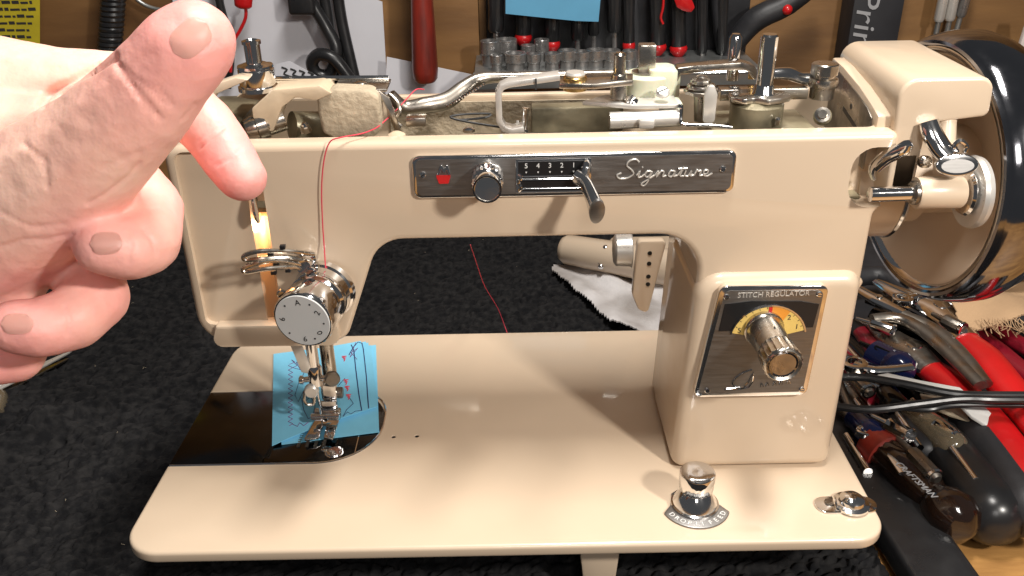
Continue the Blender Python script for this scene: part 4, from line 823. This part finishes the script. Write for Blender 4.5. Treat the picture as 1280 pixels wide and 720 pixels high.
slab = ['leftmost socket on the steel shelf, raised on a narrow neck', 'second wide socket from the left, in the back row', 'tiny socket in the front row beside the leftmost one', 'broad short socket in the front row near the left end', 'slim back row socket between two front row ones', 'slim front row socket under the first red collar', 'tall slim socket standing in the back row',
        'front row socket just right of the tall back row one', 'front row socket left of the middle of the shelf', 'front row socket below the blue tape, middle of the shelf', 'largest front row socket on the right half of the shelf', 'front row socket left of the last small one', 'last small socket at the right end of the front row']
s0 = None
for i, (u, vt, vb, r, y) in enumerate(sock):
    x = P(u, vb, y=y).x; h = max(1.6, (vb - vt) * .078 + (.35 if i in (0, 1) else 0))
    if s0 is None: s0 = build('socket', socket_mb(1.0, 2.0), 'socket', org=(0, 0, 0)); o = s0
    else: o = s0.copy(); COL.objects.link(o)
    o.location = Vector((x, y, sz)) * S; o.scale = (r, r, h / 2.0); tag(o, slab[i], 'socket', 'sockets standing on the steel shelf')
# hanging handles with red collars
def hang(name, u, v0, v1, r, red, label, y=95.5, lean=0, m='grey_grip', cat='screwdriver'):
    t = thing(name, label, cat, tuple(Wp(u, v1, y)), 'black handled tools hanging in the rack')
    a, b2 = Wp(u, v1, y), Wp(u + lean, v0, y); ln = (b2 - a).length
    build('handle', MB().lathe(a, b2 - a, [(0, r * .8), (.3, r), (ln * .3, r * .92), (ln * .5, r * 1.06), (ln * .8, r), (ln, r * .7)], 24, flute=(.2, ln * .9, .93)), m, t)
    if red: build('collar', MB().lathe(a, a - b2, [(-.25, r * .98), (0, r * 1.12), (.35, r * 1.05), (.9, r * .5)], 20), 'red_grip', t)
    build('shank', MB().cyl(a, a - (b2 - a).normalized() * 1.6, .28, n=10), 'socket', t); return t
hs = [(620, -60, 40, .85, 0), (654, -60, 46, .85, 1), (690, -60, 54, .8, 1), (722, -60, 50, .7, 0), (742, -60, 44, .6, 0), (768, -60, 40, .75, 0), (786, -60, 56, .62, 2), (822, -60, 58, .85, 2), (848, -60, 60, .85, 1), (878, -60, 66, .55, 0), (903, -60, 66, .62, 0)]
hl = ['black handle hanging at the left end of the rack', 'black handle with a red collar above the back row sockets', 'second black handle with a red collar, beside the tall socket', 'dark plain handle hanging under the blue tape', 'narrow dark handle under the right half of the blue tape', 'black handle hanging right of the blue tape', 'thin black handle with a small dull red collar behind the square shaft',
      'stout black handle with a dull red collar behind the nylon cam', 'stout black handle with a bright red collar right of the nylon cam', 'slim plain black handle near the right end of the rack', 'plain black handle at the right end of the rack']
for (u, v0, v1, r, k), lb in zip(hs, hl): hang('screwdriver', u, v0, v1, r, k, lb)
tag(build('red_strip', MB().tube([Wp(845, -20, 94), Wp(855, 2, 94), Wp(866, 12, 94)], [.6, .9, .3], 10, flat=(.4, (0, 1, 0))), 'red_grip'), 'bright red pointed tab hanging at the top of the rack', 'tab')
tag(build('red_wire', MB().tube([Wp(830, -20, 94.2), Wp(829, 8, 94.2), Wp(826, 22, 94.2), Wp(829, 30, 94.2)], .13, 6), 'red_grip'), 'thin red wire between the hanging black handles', 'wire')
q = MB().prism([(Wp(u, v, 93.5).x, Wp(u, v, 93.5).z) for u, v in [(632, 17), (632, -50), (755, -50), (748, 27), (720, 26), (680, 22)]], (0, 93.5, 0), EX, EZ, .07); tag(build('blue_tape', q, 'blue_tape'), 'sheet of light blue paper hanging in front of the black handles', 'paper')
PL = thing('large_pliers', 'black curved handle with a red dot reaching up right from the rack', 'pliers', tuple(Wp(925, 48, 96)))
build('handle', MB().tube([Wp(905, 75, 96), Wp(925, 45, 95.5), Wp(948, 22, 95), (Wp(985, 4, 95)), Wp(1030, -30, 95)], [.9, 1.15, 1.25, 1.2, 1.0], 18), 'grip', PL)
build('handle', MB().tube([Wp(905, 75, 97), Wp(900, 30, 96), Wp(896, -30, 96)], [.6, .8, .8], 14), 'grip', PL)
build('dot', MB().sphere(Wp(984, 12, 93.9), .55, sub=2), 'red_grip', PL)
# dark carton with lettering
BX = thing('carton', 'dark upright carton with grey lettering reading upwards', 'box', (38, 98, 10))
x0, x1 = Wp(1056, 80, 96).x, Wp(1112, 80, 96).x
build('box_body', MB().box(x0, x1 + .4, 96, 99.6, 0.05, 34), 'box_dark', BX, bevel=.08)
a = Wp(1082, 26, 95.95); build('lettering', MB().text('Princ', (a.x - .1, 95.93, a.z - .6), -EZ, EX, 3.3, .04, shear=.15, width=7.6), 'box_print', BX)
a = Wp(1062, 62, 95.95); build('lettering', MB().text('INC', (a.x, 95.93, a.z - 1.2), -EZ, EX, 1.1, .04), 'box_print', BX)
# hanging rods at the right
rodl = ['left clear rod with a white sleeve, hanging on the right wall', 'middle clear rod with a white sleeve on the right wall', 'right longer grey rod with a pointed tip on the right wall']
for i, (u0, v0, u1, v1) in enumerate([(1183, -20, 1166, 60), (1196, -20, 1180, 58), (1212, -20, 1192, 50)]):
    t = thing('hanging_rod', rodl[i], 'rod', tuple(Wp(u1, v1, 97)), 'rods hanging on the right wall')
    a, b2 = Wp(u1, v1, 97), Wp(u0, v0, 97); build('rod', MB().cyl(a, b2, .28, n=12), 'rail', t); build('sleeve', MB().lathe(a.lerp(b2, .42), b2 - a, [(0, .42), (.3, .55), (5, .55)], 14), 'satin' if i < 2 else 'socket', t)
tag(build('pale_board', MB().prism([(Wp(u, v, 94).x, Wp(u, v, 94).z) for u, v in [(1262, 85), (1285, 15), (1300, 15), (1300, 120), (1275, 92)]], (0, 94, 0), EX, EZ, .6), 'pale_wood', bevel=.1), 'pale slanted board edge at the far right of the wall', 'board')

# ------------------------------------------------------------------ tools heaped right of the machine
def T(u, v, z): return P(u, v, z=z)
q = MB().prism(rrect(22.2, 78, 43.2, 96, 1.5), (0, 0, .02), EX, EY, .3); tag(build('heap_dark_sheet', q, 'grip', bevel=.08), 'thin black sheet added under the heap of hand tools to darken it', 'dark sheet')  # added sheet: gives the darkness under the heap and dark reflections
BH = thing('utility_knife', 'wide flat black tool handle with thin amber lines near the bed corner', 'knife', tuple(T(1150, 640, .1)))
a, b2 = T(1058, 545, 1.3), T(1190, 745, 1.5); d = (b2 - a).normalized(); sd = d.cross(EZ).normalized()
q = MB().prism(rrect(-8, (b2 - a).length, -1.85, 1.85, .8), a - EZ * 1.0, d, -sd if d.cross(-sd).z > 0 else sd, 1.7)
build('body', q, 'rubber', BH, bevel=.35, seg=3)
up = a.z + .72
for k in range(5):
    s0_, s1_ = T(1138 + k * 5.5, 650 - 3 * k, 2.05), T(1163 + k * 3.8, 697 - 1.5 * k, 2.05)
    build('amber_line', MB().cyl(Vector((s0_.x, s0_.y, up)), Vector((s1_.x, s1_.y, up)), .055, n=6), 'amber', BH)
def driver(label, hpx, zh, rad, m, shaft=None, ball=False, txt=None, cat='screwdriver', z2=None, flute=None, sm='steel'):
    a, b2 = T(*hpx[0], zh), T(*hpx[1], z2 if z2 is not None else zh); ln = (b2 - a).length; t = thing('screwdriver', label, cat, (b2.x, b2.y, max(.05, b2.z - rad)), 'hand tools heaped beside the machine')
    pr = [(0, rad * .55), (.4, rad * .8), (1.2, rad * .75), (2.2, rad * .95), (ln * .5, rad), (ln - rad, rad), (ln - rad * .5, rad * .9), (ln - rad * .15, rad * .6), (ln, rad * .15)]
    if ball: pr = [(0, rad * .55), (.4, rad * .8), (1.2, rad * .7), (2.2, rad * .95), (ln - 3 * rad, rad * .95), (ln - 2.2 * rad, rad * .7), (ln - 1.7 * rad, rad * .98), (ln - rad, rad * 1.1), (ln - rad * .4, rad * .85), (ln, rad * .15)]
    build('handle', MB().lathe(a, b2 - a, pr, 32, flute=flute or (2, ln - rad * 2.4, .93)), m, t)
    if shaft: build('shaft', MB().cyl(a, T(*shaft, zh + .2), .28, n=12), sm, t)
    return t, a, b2
t, a, b2 = driver('smoky brown screwdriver handle with silver lettering, nearest the wooden bench', [(1086, 548), (1216, 668)], 2.3, 1.45, 'drophandle', (1040, 500), ball=True)
ax_ = (b2 - a).normalized(); lt = (T(1118, 578, 3.6) + T(1160, 622, 3.6)) / 2; e2 = EZ.cross(ax_).normalized(); nn_ = ax_.cross(e2)
build('lettering', MB().text('CRAFTSMAN', T(1144, 599, 3.72), ax_, e2, .62, .04, shear=.2, width=3.3), 'box_print', t)
build('ferrule', MB().lathe(a + ax_ * .4, ax_, [(0, .9), (.1, 1.32), (1.5, 1.42), (1.6, 1.2)], 28), 'hammer', t)
driver('thick dark grey screwdriver handle lying right of the smoky brown one', [(1168, 545), (1258, 668)], 2.2, 1.9, 'grey_grip', (1110, 490))
driver('black screwdriver handle at the right edge below the red pliers', [(1200, 520), (1300, 660)], 2.6, 1.7, 'grip', (1130, 470))
driver('blue handled screwdriver tucked behind the bed corner', [(1066, 518), (1110, 565)], 2.6, 1.1, 'blue_plastic', (1050, 480))
driver('clear amber screwdriver handle lying across the heap', [(1132, 508), (1202, 568)], 3.4, 1.0, 'clear', (1100, 480), sm='chrome')
driver('small dark screwdriver between the blue and clear ones', [(1100, 500), (1165, 572)], 2.6, .9, 'grip', (1060, 450))
driver('dark chrome nut driver in the middle of the heap', [(1085, 470), (1130, 520)], 3.2, .9, 'mirror', (1050, 440))
driver('grey handled screwdriver beside the pillar foot', [(1050, 470), (1100, 545)], 1.6, 1.1, 'steel', (1030, 440))
driver('translucent dark handle with two bright glints behind the white strip', [(1096, 445), (1142, 470)], 3.8, 1.15, 'blue_plastic', None, ball=True)
def pliers(label, g1, g2, jaw, m, rad=1.0, zz_=2.6, jm='steel'):
    t = thing('pliers', label, 'pliers', (T(*g1[-1], zz_).x, T(*g1[-1], zz_).y, .3), 'hand tools heaped beside the machine')
    for g in (g1, g2):
        if g: build('grip', MB().tube([T(u, v, zz_) for u, v in g], [rad * .75] + [rad] * (len(g) - 2) + [rad * .9], 16, flat=(.7, (0, 0, 1))), m, t)
    if jaw:
        build('jaw', MB().tube([T(u, v, zz_ + .2) for u, v in jaw], [rad * .3, rad * .8, rad * 1.1, rad * .8][:len(jaw)], 14, flat=(.6, (0, 0, 1))), jm, t)
        c = T(*jaw[-2], zz_ + .2); build('rivet', MB().lathe((c.x, c.y, c.z + rad * .55), EZ, [(0, rad * .5), (.15, rad * .45)], 18), 'chrome', t)
    return t
pliers('bright red gripped pliers on top of the heap, nearest the white strip', [(1152, 455), (1185, 478), (1230, 520), (1272, 575), (1330, 660)], None, [(1085, 400), (1110, 420), (1140, 442), (1165, 462)], 'red_grip', 1.25, 3.6)
pliers('bright red gripped pliers at the right edge, behind the other red pair', [(1205, 425), (1230, 448), (1262, 488), (1310, 545)], None, [(1095, 352), (1130, 372), (1175, 392), (1210, 425)], 'red_grip', 1.3, 4.4, 'chrome')
pliers('dark red gripped pliers next to the pillar', [(1056, 445), (1075, 470), (1100, 500)], [(1078, 415), (1100, 440), (1120, 462)], None, 'dark_red', 1.0, 3.0)
pliers('dark red gripped pliers at the far right under the canvas', [(1208, 405), (1250, 440), (1310, 490)], [(1225, 395), (1265, 425), (1310, 450)], None, 'dark_red', .8, 3.4)
pliers('long chrome pliers with a slender pointed arm over the heap', [(1075, 362), (1120, 390), (1165, 410), (1200, 440), (1232, 480)], [(1090, 398), (1125, 398), (1165, 422), (1226, 482)], [(1040, 340), (1070, 360), (1098, 376), (1130, 392)], 'steel', .55, 5.2, 'chrome')
pliers('smoky grey handled pliers below the hand wheel', [(1085, 372), (1130, 385), (1175, 395), (1206, 422)], [(1090, 392), (1140, 410), (1190, 430)], None, 'mirror', .9, 4.0)
for i, (pp, z_, r_, m_, lb) in enumerate([
    ([(1048, 395), (1085, 425), (1120, 470)], 1.6, .8, 'grip', 'short black handle deep in the heap beside the pillar'),
    ([(1060, 350), (1100, 345), (1140, 370)], 2.4, .9, 'grip', 'black rounded handle under the hand wheel'),
    ([(1130, 400), (1170, 440), (1190, 480)], 2.0, 1.1, 'grip', 'black handle between the two red pliers'),
    ([(1180, 480), (1230, 540), (1400, 690)], 1.4, 1.5, 'grip', 'large black handle under the nearer red pliers'),
    ([(1240, 530), (1290, 590), (1400, 700)], 1.2, 1.6, 'rubber', 'black handle end at the right edge below the red grip'),
    ([(1050, 500), (1085, 545), (1120, 600)], .9, .8, 'steel', 'dull steel bar lying beside the bed corner'),
    ([(1100, 430), (1150, 490), (1210, 560)], 1.3, 1.2, 'rubber', 'black handle lying under the white strip'),
    ([(1230, 400), (1280, 430), (1450, 540)], 1.6, 1.3, 'rubber', 'black handle end at the right edge under the canvas'),
    ([(1050, 420), (1100, 470), (1150, 540), (1180, 590)], .8, 1.0, 'mirror', 'long dark steel shaft at the bottom of the heap'),
    ([(1160, 380), (1210, 390), (1260, 400)], 1.2, 1.1, 'mirror', 'dark steel bar behind the red pliers')]):
    tag(build('hand_tool', MB().tube([T(u, v, z_) for u, v in pp], [r_ * .8] + [r_] * (len(pp) - 2) + [r_ * .7], 14), m_), lb, 'tool', 'hand tools heaped beside the machine')
# more tools pushed into the gaps of the heap
def wrench(label, px, z_, r_, m_, head):
    t = thing('wrench', label, 'wrench', (T(*px[0], z_).x, T(*px[0], z_).y, .3), 'hand tools heaped beside the machine')
    build('shank', MB().tube([T(u, v, z_) for u, v in px], r_, 12, flat=(.45, (0, 0, 1))), m_, t)
    c = T(*px[0], z_); q = MB().lathe((c.x, c.y, c.z - r_ * .5), EZ, [(0, head), (r_ * .9, head), (r_, head * .9), (r_, head * .55), (0, head * .5)], 20, cap=False); build('head', q, m_, t)
wrench('polished ring spanner lying between the pillar and the black cables', [(1068, 455), (1095, 462), (1140, 458)], 4.6, .4, 'chrome', .9)
wrench('dark ring spanner whose ring lies by the clear handle', [(1168, 522), (1200, 545), (1240, 585)], 3.4, .4, 'steel', .8)
wrench('steel spanner end just below the hand wheel', [(1128, 374), (1160, 366), (1200, 372)], 5.4, .4, 'chrome', .8)
wrench('small spanner beside the blue screwdriver', [(1082, 540), (1105, 558), (1130, 592)], 3.2, .35, 'chrome', .6)
def punch(label, p0, p1, z_, r_, m_):
    t = thing('punch', label, 'punch', (T(*p1, z_).x, T(*p1, z_).y, .3), 'hand tools heaped beside the machine'); a, b2 = T(*p0, z_), T(*p1, z_); ln = (b2 - a).length
    build('body', MB().lathe(a, b2 - a, [(0, r_ * .3), (ln * .35, r_ * .5), (ln * .4, r_ * .9), (ln * .45, r_), (ln * .9, r_), (ln * .95, r_ * .8), (ln, r_ * .5)], 20, flute=(ln * .44, ln * .91, .88)), m_, t)
    build('end_ring', MB().lathe(a.lerp(b2, .9), b2 - a, [(0, r_ * 1.02), (.1, r_ * 1.12), (.25, r_ * 1.02)], 20), 'chrome', t)
punch('knurled chrome punch lying on the heap near the left ends of the cables', (1090, 520), (1140, 548), 3.8, .55, 'chrome')
punch('knurled steel punch above the lettered screwdriver', (1120, 545), (1172, 600), 3.6, .5, 'steel')
punch('dark knurled punch between the red pliers and the pillar', (1075, 428), (1125, 452), 4.4, .5, 'mirror')
punch('thin knurled punch under the lowest cable', (1150, 520), (1196, 548), 4.0, .45, 'chrome')
punch('short bright punch beside the pillar edge', (1052, 452), (1088, 492), 4.0, .5, 'nickel')
punch('knurled rod below the reverse bracket of the machine', (1070, 398), (1120, 415), 4.8, .45, 'chrome')
punch('dark punch at the back of the heap, right of the chrome pliers', (1165, 392), (1205, 412), 5.4, .5, 'steel')
# a scatter of small bright shafts
sm_l = ['thin chrome driver shaft crossing under the clear handle', 'thin chrome shaft beside the blue screwdriver', 'short chrome bit shaft near the bed corner', 'thin dark shaft running under the red pliers', 'thin chrome shaft below the black cables', 'short steel shaft beside the pillar', 'slim steel rod resting on the black handle']
for (u0, v0, u1, v1, z_, r_), lb in zip([(1108, 495, 1150, 560, 3.3, .25), (1070, 500, 1120, 575, 3.0, .2), (1058, 545, 1085, 590, 2.2, .3), (1140, 500, 1225, 590, 2.8, .2), (1060, 470, 1110, 490, 3.6, .3), (1055, 430, 1090, 470, 3.4, .25), (1190, 560, 1220, 600, 3.8, .2)], sm_l):
    tag(build('driver_shaft', MB().cyl(T(u0, v0, z_), T(u1, v1, z_), r_, n=12), 'chrome'), lb, 'driver shaft', 'loose driver shafts in the heap')
# white strip bent over the heap
q = MB(); s1 = [T(u, v, z_) for u, v, z_ in [(1097, 468, 5), (1110, 466, 5.1), (1150, 475, 5.2), (1200, 484, 5.2), (1216, 498, 5.0), (1235, 512, 4.6), (1247, 524, 4.2)]]
s2 = [T(u, v, z_) for u, v, z_ in [(1098, 474, 5), (1112, 475, 5.1), (1150, 486, 5.2), (1185, 494, 5.2), (1200, 505, 5.0), (1215, 520, 4.6), (1236, 533, 4.2)]]
A = [q.bm.verts.new(p) for p in s1]; B = [q.bm.verts.new(p) for p in s2]; A2 = [q.bm.verts.new(p - EZ * .25) for p in s1]; B2 = [q.bm.verts.new(p - EZ * .25) for p in s2]
for k in range(6):
    for X_, Y_ in ((A, B), (B2, A2), (A2, A), (B, B2)): q.bm.faces.new((X_[k], X_[k + 1], Y_[k + 1], Y_[k]))
q.bm.faces.new((A[0], B[0], B2[0], A2[0])); q.bm.faces.new((A[6], A2[6], B2[6], B[6]))
tag(build('plastic_strip', q, 'print_light', bevel=.05), 'bent white plastic strip lying over the tool heap', 'strip')
q = MB(); s1 = [T(u, v, 4.0) for u, v in [(1150, 492), (1190, 498), (1215, 515), (1225, 530), (1190, 520), (1155, 505)]]
cx = sum((p for p in s1), Vector()) / 6
tag(build('card_scrap', MB().prism([(p.x, p.y) for p in s1], (0, 0, 3.9), EX, EY, .1), 'felt'), 'dull brown card scrap under the white strip', 'card')
# black cables across the heap
def tcable(px, r, lb): tag(build('test_lead', MB().tube([T(u, v, z_) for u, v, z_ in px], r, 10, sm=6), 'rubber'), lb, 'cable', 'black leads crossing the tool heap')
tcable([(1040, 472, 5.2), (1080, 472, 5.6), (1130, 480, 5.9), (1190, 492, 5.9), (1240, 494, 5.8), (1330, 494, 5.8)], .26, 'upper black lead crossing the tool heap from the pillar')
tcable([(1045, 508, 4.8), (1090, 512, 5.2), (1150, 505, 5.6), (1200, 499, 5.9), (1250, 500, 6.0), (1330, 500, 6.0)], .26, 'lower black lead rising across the tool heap to the right')
tcable([(1120, 508, 4.9), (1160, 512, 5.2), (1200, 506, 5.4), (1330, 507, 5.5)], .2, 'thinnest black lead just under the other two')
# canvas with frayed edge
cv = poly_sheet('canvas', [(1178, 352), (1230, 348), (1300, 340), (1300, 392), (1275, 396), (1255, 400), (1225, 403), (1205, 398), (1190, 380), (1182, 365)],
                lambda x, y: 5.6 + .5 * math.sin(x * .45 + .6 * y) + .3 * mnoise.noise(Vector((x * .3, y * .3, 3))), 'canvas', zb=5.8)
tag(cv, 'tan canvas bag with a frayed edge behind the tool heap', 'canvas')
q = MB(); 
for k in range(26):
    u = 1222 + random.random() * 56; a = T(u, 397 + random.random() * 4, 5.9); q.tube([a, a + Vector((random.uniform(-.3, .5), -.5, -.3)), a + Vector((random.uniform(-.8, .9), -1.1, -random.random()))], .035, 4)
f_ = build('frayed_thread', q, 'canvas', cv); f_['kind'] = 'stuff'
tag(build('paper_slip', MB().prism([(-2.5, -1), (3.5, -.6), (4.6, .8), (-1, 1.2)], tuple(T(1255, 343, 6.6)), EX, EY, .1), 'paper'), 'white slip of paper between the hand wheel and the canvas', 'paper')
# tweezers at the left edge
TZ_ = thing('tweezers', 'steel tweezers with engraved lettering at the left edge of the towel', 'tweezers', tuple(T(40, 460, .5)))
q = MB(); e0, e1 = T(-60, 510, 1.2), T(90, 440, 1.0); dd = (e1 - e0).normalized(); ss = EZ.cross(dd).normalized()
L_ = (e1 - e0).length
build('arm', MB().prism([(0, -.75), (L_ * .55, -.6), (L_ * .97, -.12), (L_, 0), (L_ * .97, .12), (L_ * .55, .3), (0, .4)], e0, dd, ss, .16), 'satin', TZ_, bevel=.03)
build('arm', MB().prism([(0, -.75), (L_ * .55, -.55), (L_ * .95, -.1), (L_ * .98, .1), (L_ * .5, .3), (0, .4)], e0 - EZ * .5, dd, ss, .16), 'steel', TZ_, bevel=.03)
build('lettering', MB().text('SING', e0.lerp(e1, .44) + EZ * .18 - ss * .15, dd, ss, .62, .02, width=1.9), 'print_light', TZ_)
tag(build('clear_cap', MB().tube([T(-12, 520, .8), T(-4, 500, .8), T(2, 492, .7)], [.9, .8, .4], 14), 'clear'), 'clear plastic cap at the left edge below the tweezers', 'cap')

# ------------------------------------------------------------------ hand
HD = thing('person', 'bare left hand reaching in from the left with thumb raised and fingers curled', 'person', (-18, 22, 24))
def cone(bm, p0, r0, p1, r1):
    n = max(2, int((p1 - p0).length / (min(r0, r1) * .14)))
    for k in range(n + 1):
        t = k / n; c = p0.lerp(p1, t); r = r0 * (1 - t) + r1 * t
        bmesh.ops.create_icosphere(bm, subdivisions=2, radius=r, matrix=Matrix.Translation(c))
chains = {
 'thumb':  [(-30, 300, 25.5, 2.3), (60, 235, 24.3, 1.95), (125, 180, 23.4, 1.55), (174, 130, 22.8, 1.36), (200, 100, 22.5, 1.24), (228, 66, 22.2, 1.18), (242, 52, 22.2, 1.08)],
 'index':  [(-20, 120, 28.0, 2.0), (70, 120, 28.0, 1.55), (150, 110, 28.0, 1.15), (215, 120, 27.6, 1.0), (258, 158, 27.2, .93), (285, 196, 26.8, .86), (303, 222, 26.5, .76)],
 'middle': [(-10, 190, 28.2, 1.9), (80, 205, 28.0, 1.45), (150, 225, 27.2, 1.12), (186, 262, 26.0, 1.03), (183, 302, 24.8, .96), (160, 312, 24.2, .88), (128, 308, 23.8, .80)],
 'ring':   [(-20, 260, 28.2, 1.8), (50, 290, 27.8, 1.35), (105, 330, 26.8, 1.05), (118, 372, 25.6, 1.0), (92, 398, 24.8, .92), (50, 410, 24.2, .86), (22, 408, 24.0, .78)],
 'little': [(-40, 330, 28.0, 1.5), (0, 380, 27.4, 1.05), (30, 422, 26.6, .85), (20, 446, 25.9, .80), (-12, 452, 25.4, .74), (-40, 450, 25.2, .66)],
 'palm1':  [(-60, 240, 26.5, 2.5), (10, 200, 26.6, 2.1), (60, 190, 26.4, 1.7), (100, 200, 26.0, 1.35)],
 'palm2':  [(-60, 300, 26.3, 2.2), (-20, 330, 25.8, 1.7), (0, 350, 25.6, 1.3)],
 'wrist':  [(-60, 250, 26.5, 2.7), (-150, 250, 27.5, 2.6), (-230, 250, 28.0, 2.7), (-420, 262, 29.0, 3.6), (-560, 275, 29.5, 4.2)],
}
hb = bmesh.new()
for nm, ch in chains.items():
    pts = [(K(u, v, d_), r) for u, v, d_, r in ch]
    # smooth the joints a little by resampling
    for (p0, r0), (p1, r1) in zip(pts, pts[1:]): cone(hb, p0, r0, p1, r1)
horg = ORG[HD]
for v in hb.verts: v.co = (v.co - horg) * S
me = bpy.data.meshes.new('skin'); hb.to_mesh(me); hb.free()
ho = bpy.data.objects.new('skin', me); COL.objects.link(ho); ho.parent = HD; ORG[ho] = horg
md = ho.modifiers.new('r', 'REMESH'); md.mode = 'VOXEL'; md.voxel_size = .00085; md.adaptivity = 0
m2 = ho.modifiers.new('s', 'SMOOTH'); m2.factor = .5; m2.iterations = 30
dg = bpy.context.evaluated_depsgraph_get(); nm_ = bpy.data.meshes.new_from_object(ho.evaluated_get(dg)); ho.modifiers.clear(); ho.data = nm_; nm_.materials.clear(); nm_.materials.append(M['skin'])
# creases and skin relief
nv = len(nm_.vertices); co = np.empty(nv * 3); nm_.vertices.foreach_get('co', co); co = co.reshape(-1, 3); no = np.empty(nv * 3); nm_.vertices.foreach_get('normal', no); no = no.reshape(-1, 3)
Wc = co / S + np.array(horg); rel = Wc - np.array(_C); dz_ = rel @ np.array(_F); uu = 640 + F_PX * (rel @ np.array(_R)) / dz_; vv = 360 - F_PX * (rel @ np.array(_U)) / dz_
face = ((-rel / np.linalg.norm(rel, axis=1)[:, None]) * no).sum(1)
disp = np.zeros(nv)
def crease(px, depth, wd, near=None):
    best = np.full(nv, 1e9)
    for (x0, y0), (x1, y1) in zip(px, px[1:]):
        dx, dy = x1 - x0, y1 - y0; t = np.clip(((uu - x0) * dx + (vv - y0) * dy) / (dx * dx + dy * dy), 0, 1); best = np.minimum(best, np.hypot(uu - x0 - t * dx, vv - y0 - t * dy))
    g = np.exp(-(best / wd) ** 2) * (face > 0)
    if near: g = g * (dz_ < near)
    return g * depth
for px, dp, wd, nr in [([(142, 72), (150, 88), (168, 108), (190, 135), (200, 148)], .06, 3.2, 24), ([(148, 80), (165, 95), (190, 112), (207, 132)], .04, 2.6, 24), ([(160, 100), (172, 120), (185, 138)], .05, 2.2, 24), ([(196, 108), (210, 124), (216, 132)], .04, 2.0, 24),
                        ([(52, 130), (60, 118), (90, 100), (125, 82), (143, 70)], .16, 4.5, 27), ([(30, 180), (55, 200), (60, 235)], .04, 3, 26), ([(110, 255), (130, 245), (160, 222), (175, 205)], .05, 3, 27), ([(0, 310), (30, 300), (60, 300), (100, 290)], .04, 3, 27),
                        ([(0, 265), (40, 285), (80, 280)], .03, 3, 27), ([(178, 285), (190, 300), (196, 318)], .05, 2.5, 27), ([(158, 292), (164, 305), (160, 326)], .04, 2.5, 26), ([(80, 385), (88, 400), (84, 418)], .04, 2.5, 26), ([(278, 160), (264, 172), (250, 184)], .06, 2.6, 28), ([(274, 154), (260, 166), (248, 176)], .04, 2.2, 28), ([(300, 188), (288, 198), (272, 206)], .045, 2.4, 28), ([(244, 130), (236, 140), (228, 150)], .04, 2.4, 28), ([(130, 210), (150, 200), (175, 190)], .03, 4, 25)]:
    disp -= crease(px, dp, wd, nr)
disp += np.array([.022 * mnoise.noise(Vector(p * .9)) + .012 * mnoise.noise(Vector(p * 3.0)) for p in Wc])
co = co + no * disp[:, None] * S; nm_.vertices.foreach_set('co', co.ravel())
pink = np.zeros(nv)
for (u, v, d_, r, rr) in [(240, 55, 22.2, 2.0, .8), (300, 215, 26.6, 2.8, .72), (262, 165, 27.1, 2.0, .5), (128, 308, 23.8, 1.6, .65), (185, 285, 25.4, 1.4, .5), (22, 408, 24, 1.8, .7), (110, 380, 25.4, 1.6, .5), (20, 440, 26, 2, .6), (-10, 452, 25.3, 1.8, .7)]:
    c = np.array(K(u, v, d_)); pink = np.maximum(pink, rr * np.exp(-((np.linalg.norm(Wc - c, axis=1)) / r) ** 2))
pink = np.clip(pink + .10 * np.array([mnoise.noise(Vector(p * .55)) for p in Wc]), 0, 1)
at = nm_.attributes.new('pink', 'FLOAT', 'POINT'); at.data.foreach_set('value', pink.astype(np.float32))
nm_.polygons.foreach_set('use_smooth', np.ones(len(nm_.polygons), bool))
# nails: thin curved plates laid on the finger surface
from mathutils.bvhtree import BVHTree
bt = BVHTree.FromPolygons([Vector(c) for c in (co / S + np.array(horg))], [tuple(p.vertices) for p in nm_.polygons])
def nail(cu, cv, tipdir, ln, wd, name='nail'):
    q = MB(); n1, n2 = 14, 12; dx, dy = tipdir; l = math.hypot(dx, dy); dx, dy = dx / l, dy / l; G = []
    for i in range(n1 + 1):
        row = []
        for j in range(n2 + 1):
            s_ = -1 + 2 * i / n1; t_ = -1 + 2 * j / n2
            w_ = wd * (1 - .12 * (s_ < 0) * s_ * s_) * math.sqrt(max(0.02, 1 - abs(s_) ** 4)); u = cu + dx * ln * s_ - dy * w_ * t_; v = cv + dy * ln * s_ + dx * w_ * t_
            d = (K(u, v, 1) - _C).normalized(); h = bt.ray_cast(_C, d)
            row.append(None if h[0] is None else h[0] + h[1] * (.012 + .022 * (1 - t_ * t_) * (1 - max(0, -s_) ** 3) ) )
        G.append(row)
    vv_ = [[None if p is None else q.bm.verts.new(p) for p in r] for r in G]
    for i in range(n1):
        for j in range(n2):
            f = (vv_[i][j], vv_[i + 1][j], vv_[i + 1][j + 1], vv_[i][j + 1])
            if all(f): q.bm.faces.new(f)
    bmesh.ops.solidify(q.bm, geom=q.bm.faces[:], thickness=.03)
    return build(name, q, 'nail', HD)
nail(238, 48, (.75, -.66), 27, 21); nail(133, 304, (-1, .05), 20, 14); nail(22, 405, (-1, 0), 20, 13)
